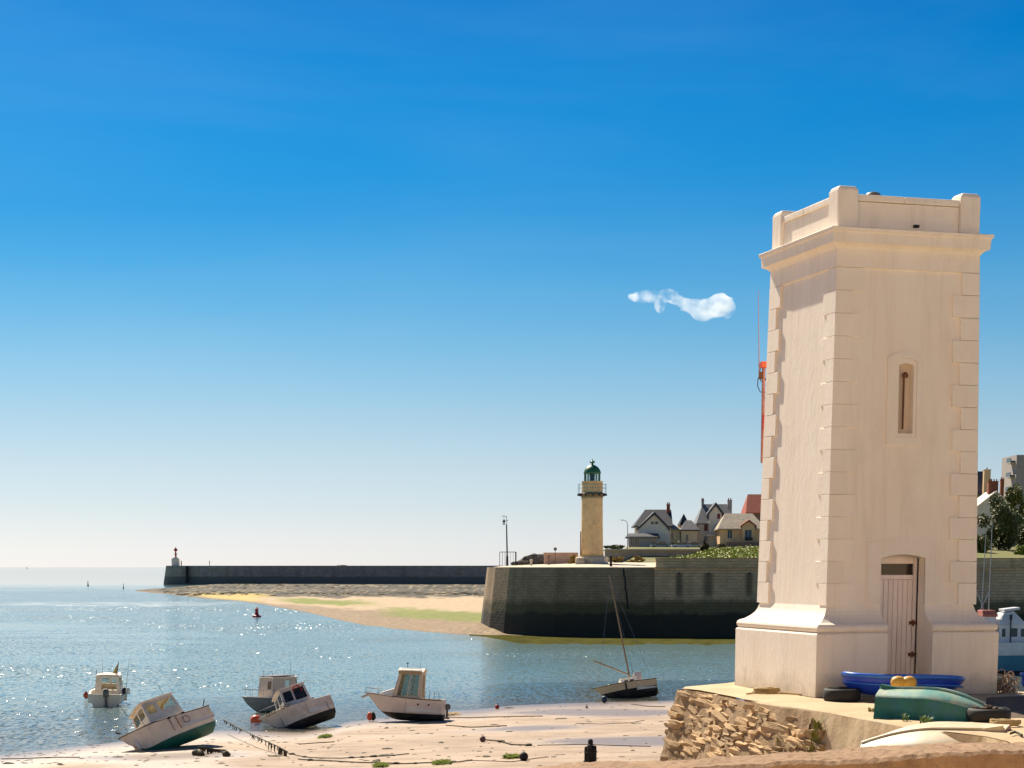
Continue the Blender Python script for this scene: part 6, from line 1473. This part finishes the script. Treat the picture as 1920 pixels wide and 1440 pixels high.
mb = MB(); mb.tube([(.31 * math.cos(i * .42), .28 * math.sin(i * .42) - .03, .52) for i in range(15)], .03, 5, closed=True); mb.build('iron_band', dark_iron, stp)
def mudrope(pts, r, mat, label, wob=.12, name='mooring_rope', lumps=0):
    w3 = [S(*p) for p in pts]; out = []
    for a, b in zip(w3, w3[1:]):
        n_ = max(3, int((b - a).length / .5))
        for i in range(n_):
            p = a.lerp(b, i / n_); p.x += wob * noise.noise(V((p.x * .7, p.y * .3, 0))); p.y += 4 * wob * noise.noise(V((p.x * .5, p.y * .2, 4))); p.z = max(sand_z(p.x, p.y), 0) + r * .8; out.append(p)
    r *= .62; mb = MB(); mb.tube(out, r, 5)
    for i in range(lumps):
        p = R.choice(out); mb.add(*boulder(p, R.uniform(.04, .10), (2.2, 1.5, .8), i))
    return tag(mb.build(name, mat, smooth=True), label, 'rope', 'mooring ropes on the mud')
# rope from the leaning boat, hung with weed
pts = [A(418, 1349, 112), A(450, 1366, 106), A(480, 1381, 101), A(522, 1400, 97), A(540, 1410, 95.5)]
mb = MB(); mb.tube(pts, .03, 5)
for i in range(60):
    t = R.random() ** .7 * 3.98; k = int(t); p = pts[k].lerp(pts[k + 1], t - k); l = R.uniform(.05, .22) * (1.6 if t > 2.4 else 1)
    mb.tube([p, p + V((R.uniform(-.05, .05), R.uniform(-.05, .05), -l)), p + V((R.uniform(-.08, .08), 0, -l * 1.4))], [.035, .03, .01], 4)
tag(mb.build('weedy_mooring_line', rope_dk), 'taut weed hung mooring line slanting to the sand right of the green bottomed boat', 'rope')
pts = [A(372, 1400, 97), A(388, 1402, 97.5), A(402, 1405, 98), A(424, 1406.5, 98)]
mb = MB(); mb.tube(pts, .035, 5)
for i in range(46):
    t = R.random() * 2.98; k = int(t); p = pts[k].lerp(pts[k + 1], t - k); l = min(R.uniform(.1, .4), max(.03, p.z - sand_z(p.x, p.y)))
    mb.tube([p, p + V((R.uniform(-.05, .05), 0, -l * .6)), p + V((R.uniform(-.07, .07), 0, -l))], [.05, .05, .02], 4)
for p in (S(424, 1418), S(376, 1417), S(368, 1416)): mb.add(*boulder(p + V((0, 0, .1)), .22, (1, 1, .9), int(p.x * 10)))
tag(mb.build('weedy_chain', rope_dk), 'weed covered chain on low supports behind the green bottomed boat', 'chain')
for p, lab, r in (([(0, 1424), (40, 1423), (110, 1421), (170, 1420)], 'dark rope line on the sand at the far left edge', .04),
               ([(538, 1414), (580, 1421), (640, 1423), (720, 1419), (780, 1412)], 'dark rope line running right from the weedy mooring line', .04),
               ([(560, 1424), (640, 1430), (760, 1433), (860, 1430), (900, 1424)], 'weedy rope along the lower edge of the sand left of the dark float', .05),
               ([(905, 1388), (935, 1391), (960, 1398), (1010, 1399)], 'dark weedy rope strand beside the brown mooring float', .06),
               ([(1010, 1398.5), (1080, 1397), (1160, 1399), (1240, 1401)], 'long thin rope running behind the black stump to the rubble wall', .035),
               ([(834, 1346), (880, 1347), (960, 1344), (1032, 1344)], 'straw coloured rope right of the upright cabin boat, upper strand', .05),
               ([(836, 1361), (880, 1364), (930, 1363), (960, 1362)], 'dark rope right of the upright cabin boat, lower strand', .05),
               ([(1183, 1321), (1215, 1325), (1262, 1326)], 'dark rope from the sailing boat to the rubble wall', .045),
               ([(560, 1396), (600, 1393), (640, 1391)], 'short dark rope on the sand below the leaning boat', .04),
               ([(1080, 1357), (1130, 1358), (1180, 1356), (1215, 1350)], 'faint rope line on the wet sand below the sailing boat', .03),
               ([(880, 1426), (960, 1429), (1010, 1422), (1040, 1419)], 'thin dark rope beside the dark round float', .03)):
    mudrope(p, r, rope_dk if 'straw' not in lab else rope_m, lab, lumps=6 if 'weedy' in lab else 0)
# scattered weed clumps and small stones on the sand
mb = MB()
for i in range(420):
    px = R.uniform(-60, 1260); py = R.uniform(interp(SHORE, px) + 3, 1436); q = S(px, py); r = R.uniform(.02, .07) * (2.2 if R.random() < .08 else 1)
    mb.add(*boulder(q, r, (R.uniform(1, 3), R.uniform(1, 3), .5), i % 40))
tag(mb.build('wrack_and_stones', rope_dk), kind='stuff')
for px, py, w_, lab in ((610, 1382, 20, 'small green weed patch on the sand below the leaning boat'), (714, 1436, 22, 'bright green weed patch at the bottom edge of the sand'), (829, 1431, 34, 'long green weed patch on the sand left of the dark float'), (960, 1420, 30, 'green weed trailing from the dark round float'), (848, 1340, 26, 'low weed heap at the stern of the upright cabin boat')):
    q = S(px, py); mb = MB(); s = q.y / F
    for i in range(260):
        p = q + V((max(-.8, min(.8, R.gauss(0, .45))) * w_ * s * .6, max(-.9, min(.9, R.gauss(0, .45))), 0)); p.z = sand_z(p.x, p.y) + R.uniform(.0, .1); a = R.uniform(0, 3.14); u = V((math.cos(a), math.sin(a), R.uniform(-.2, .4))) * R.uniform(.08, .22); w2 = V((-u.y, u.x, .02)) * .22
        mb.quad(p - u - w2, p + u - w2, p + u + w2, p - u + w2)
    tag(mb.build('seaweed_patch', M('green_weed', (.15, .19, .008), (.07, .10, .008), .95, 4, spec=.1) if px != 848 else rope_m, recalc=False), lab, 'seaweed')

# ------------------------------------------------------------------ navigation marks and far sails
def nav(px, py, hpx, mat, label, fat=1.0, name='navigation_buoy'):
    q = G(px, py, 0); s = q.y / F; h_ = hpx * s; t = thing(name, label, 'buoy', q, group='navigation marks in the channel')
    mb = MB(); mb.lathe([(h_ * .34 * fat, -.3), (h_ * .42 * fat, .05), (h_ * .40 * fat, h_ * .14), (h_ * .2 * fat, h_ * .2)], 14); mb.build('float', mat, t)
    mb = MB(); mb.lathe([(h_ * .2 * fat, h_ * .19), (h_ * .13 * fat, h_ * .62), (h_ * .17 * fat, h_ * .66), (h_ * .17 * fat, h_ * .8), (h_ * .05, h_ * .84), (h_ * .04, h_)], 12); mb.build('tower', mat, t); return t
nav(481.5, 1157, 20, red_p, 'red can shaped channel buoy off the sandbank')
nav(165, 1098, 9, M('dark_red', (.22, .04, .04), rough=.6), 'tiny dark red mark on the glittering sea at the left', .5)
nav(231.5, 1103, 9, timber_dk, 'tiny black mark on the glittering sea left of the far pier', .35)
q = G(51, 1066.2, 0); s = q.y / F; t = thing('distant_sailing_boat', 'tiny grey sailing boat on the horizon at the far left', 'sailing boat', q)
mb = MB(); mb.loft([[(x, -b, -.3), (x, -b * 1.2, 1.3), (x, b * 1.2, 1.3), (x, b, -.3)] for x, b in ((-4, .9), (0, 1.5), (4, .8), (5.5, .05))]); mb.build('hull', white_gel, t)
mb = MB(); mb.tube([(0, 0, 1), (0, 0, 15)], .12, 6); mb.build('mast', dark_iron, t)
mb = MB(); mb.add([(-.2, -.05, 2), (-4, -.05, 2.4), (-.2, -.05, 14.5), (-.2, .05, 2), (-4, .05, 2.4), (-.2, .05, 14.5)], [(0, 1, 2), (5, 4, 3), (0, 2, 5, 3), (1, 0, 3, 4), (2, 1, 4, 5)]); mb.build('sail', wall_grey, t)

# ------------------------------------------------------------------ cloud
CD = 2600.0; cs = CD / F
cm_, t_, p_ = node_mat('cloud_vapour'); t_.nodes.remove(p_)
pv = t_.nodes.new('ShaderNodeVolumePrincipled'); pv.inputs['Color'].default_value = (.98, .97, .96, 1); pv.inputs['Anisotropy'].default_value = .45
co = t_.nodes.new('ShaderNodeTexCoord'); nz = t_.nodes.new('ShaderNodeTexNoise'); nz.inputs['Scale'].default_value = .028; nz.inputs['Detail'].default_value = 8; nz.inputs['Roughness'].default_value = .66
t_.links.new(co.outputs['Object'], nz.inputs['Vector'])
at = t_.nodes.new('ShaderNodeMapRange'); at.inputs['From Min'].default_value = .41; at.inputs['From Max'].default_value = .72; at.inputs['To Max'].default_value = .075
t_.links.new(nz.outputs[0], at.inputs[0]); t_.links.new(at.outputs[0], pv.inputs['Density']); t_.links.new(pv.outputs[0], t_.nodes['Material Output'].inputs['Volume'])
q = A(1280, 570, CD); mb = MB()
for px, py, rx, rz in ((1196, 557, 14, 5), (1212, 556, 15, 8), (1226, 559, 10, 7), (1237, 574, 8, 9), (1250, 553, 13, 8), (1263, 560, 13, 6), (1282, 568, 14, 6), (1300, 574, 15, 9), (1316, 580, 17, 13), (1334, 578, 18, 14), (1350, 573, 16, 14), (1364, 579, 12, 11)):
    c = A(px, py, CD) - q; vs, fs = boulder((0, 0, 0), 1, (rx * cs * 1.5, rx * cs * 1.1, rz * cs * 1.55), px); mb.add([v + c + V((0, R.uniform(-8, 8), 0)) for v in vs], fs)
ob = mb.build('cloud', cm_, smooth=True); ob.location = q; rm = ob.modifiers.new('merge', 'REMESH'); rm.mode = 'VOXEL'; rm.voxel_size = 1.6; tag(ob, 'single small white puffy cloud in the blue sky left of the white tower', 'cloud')
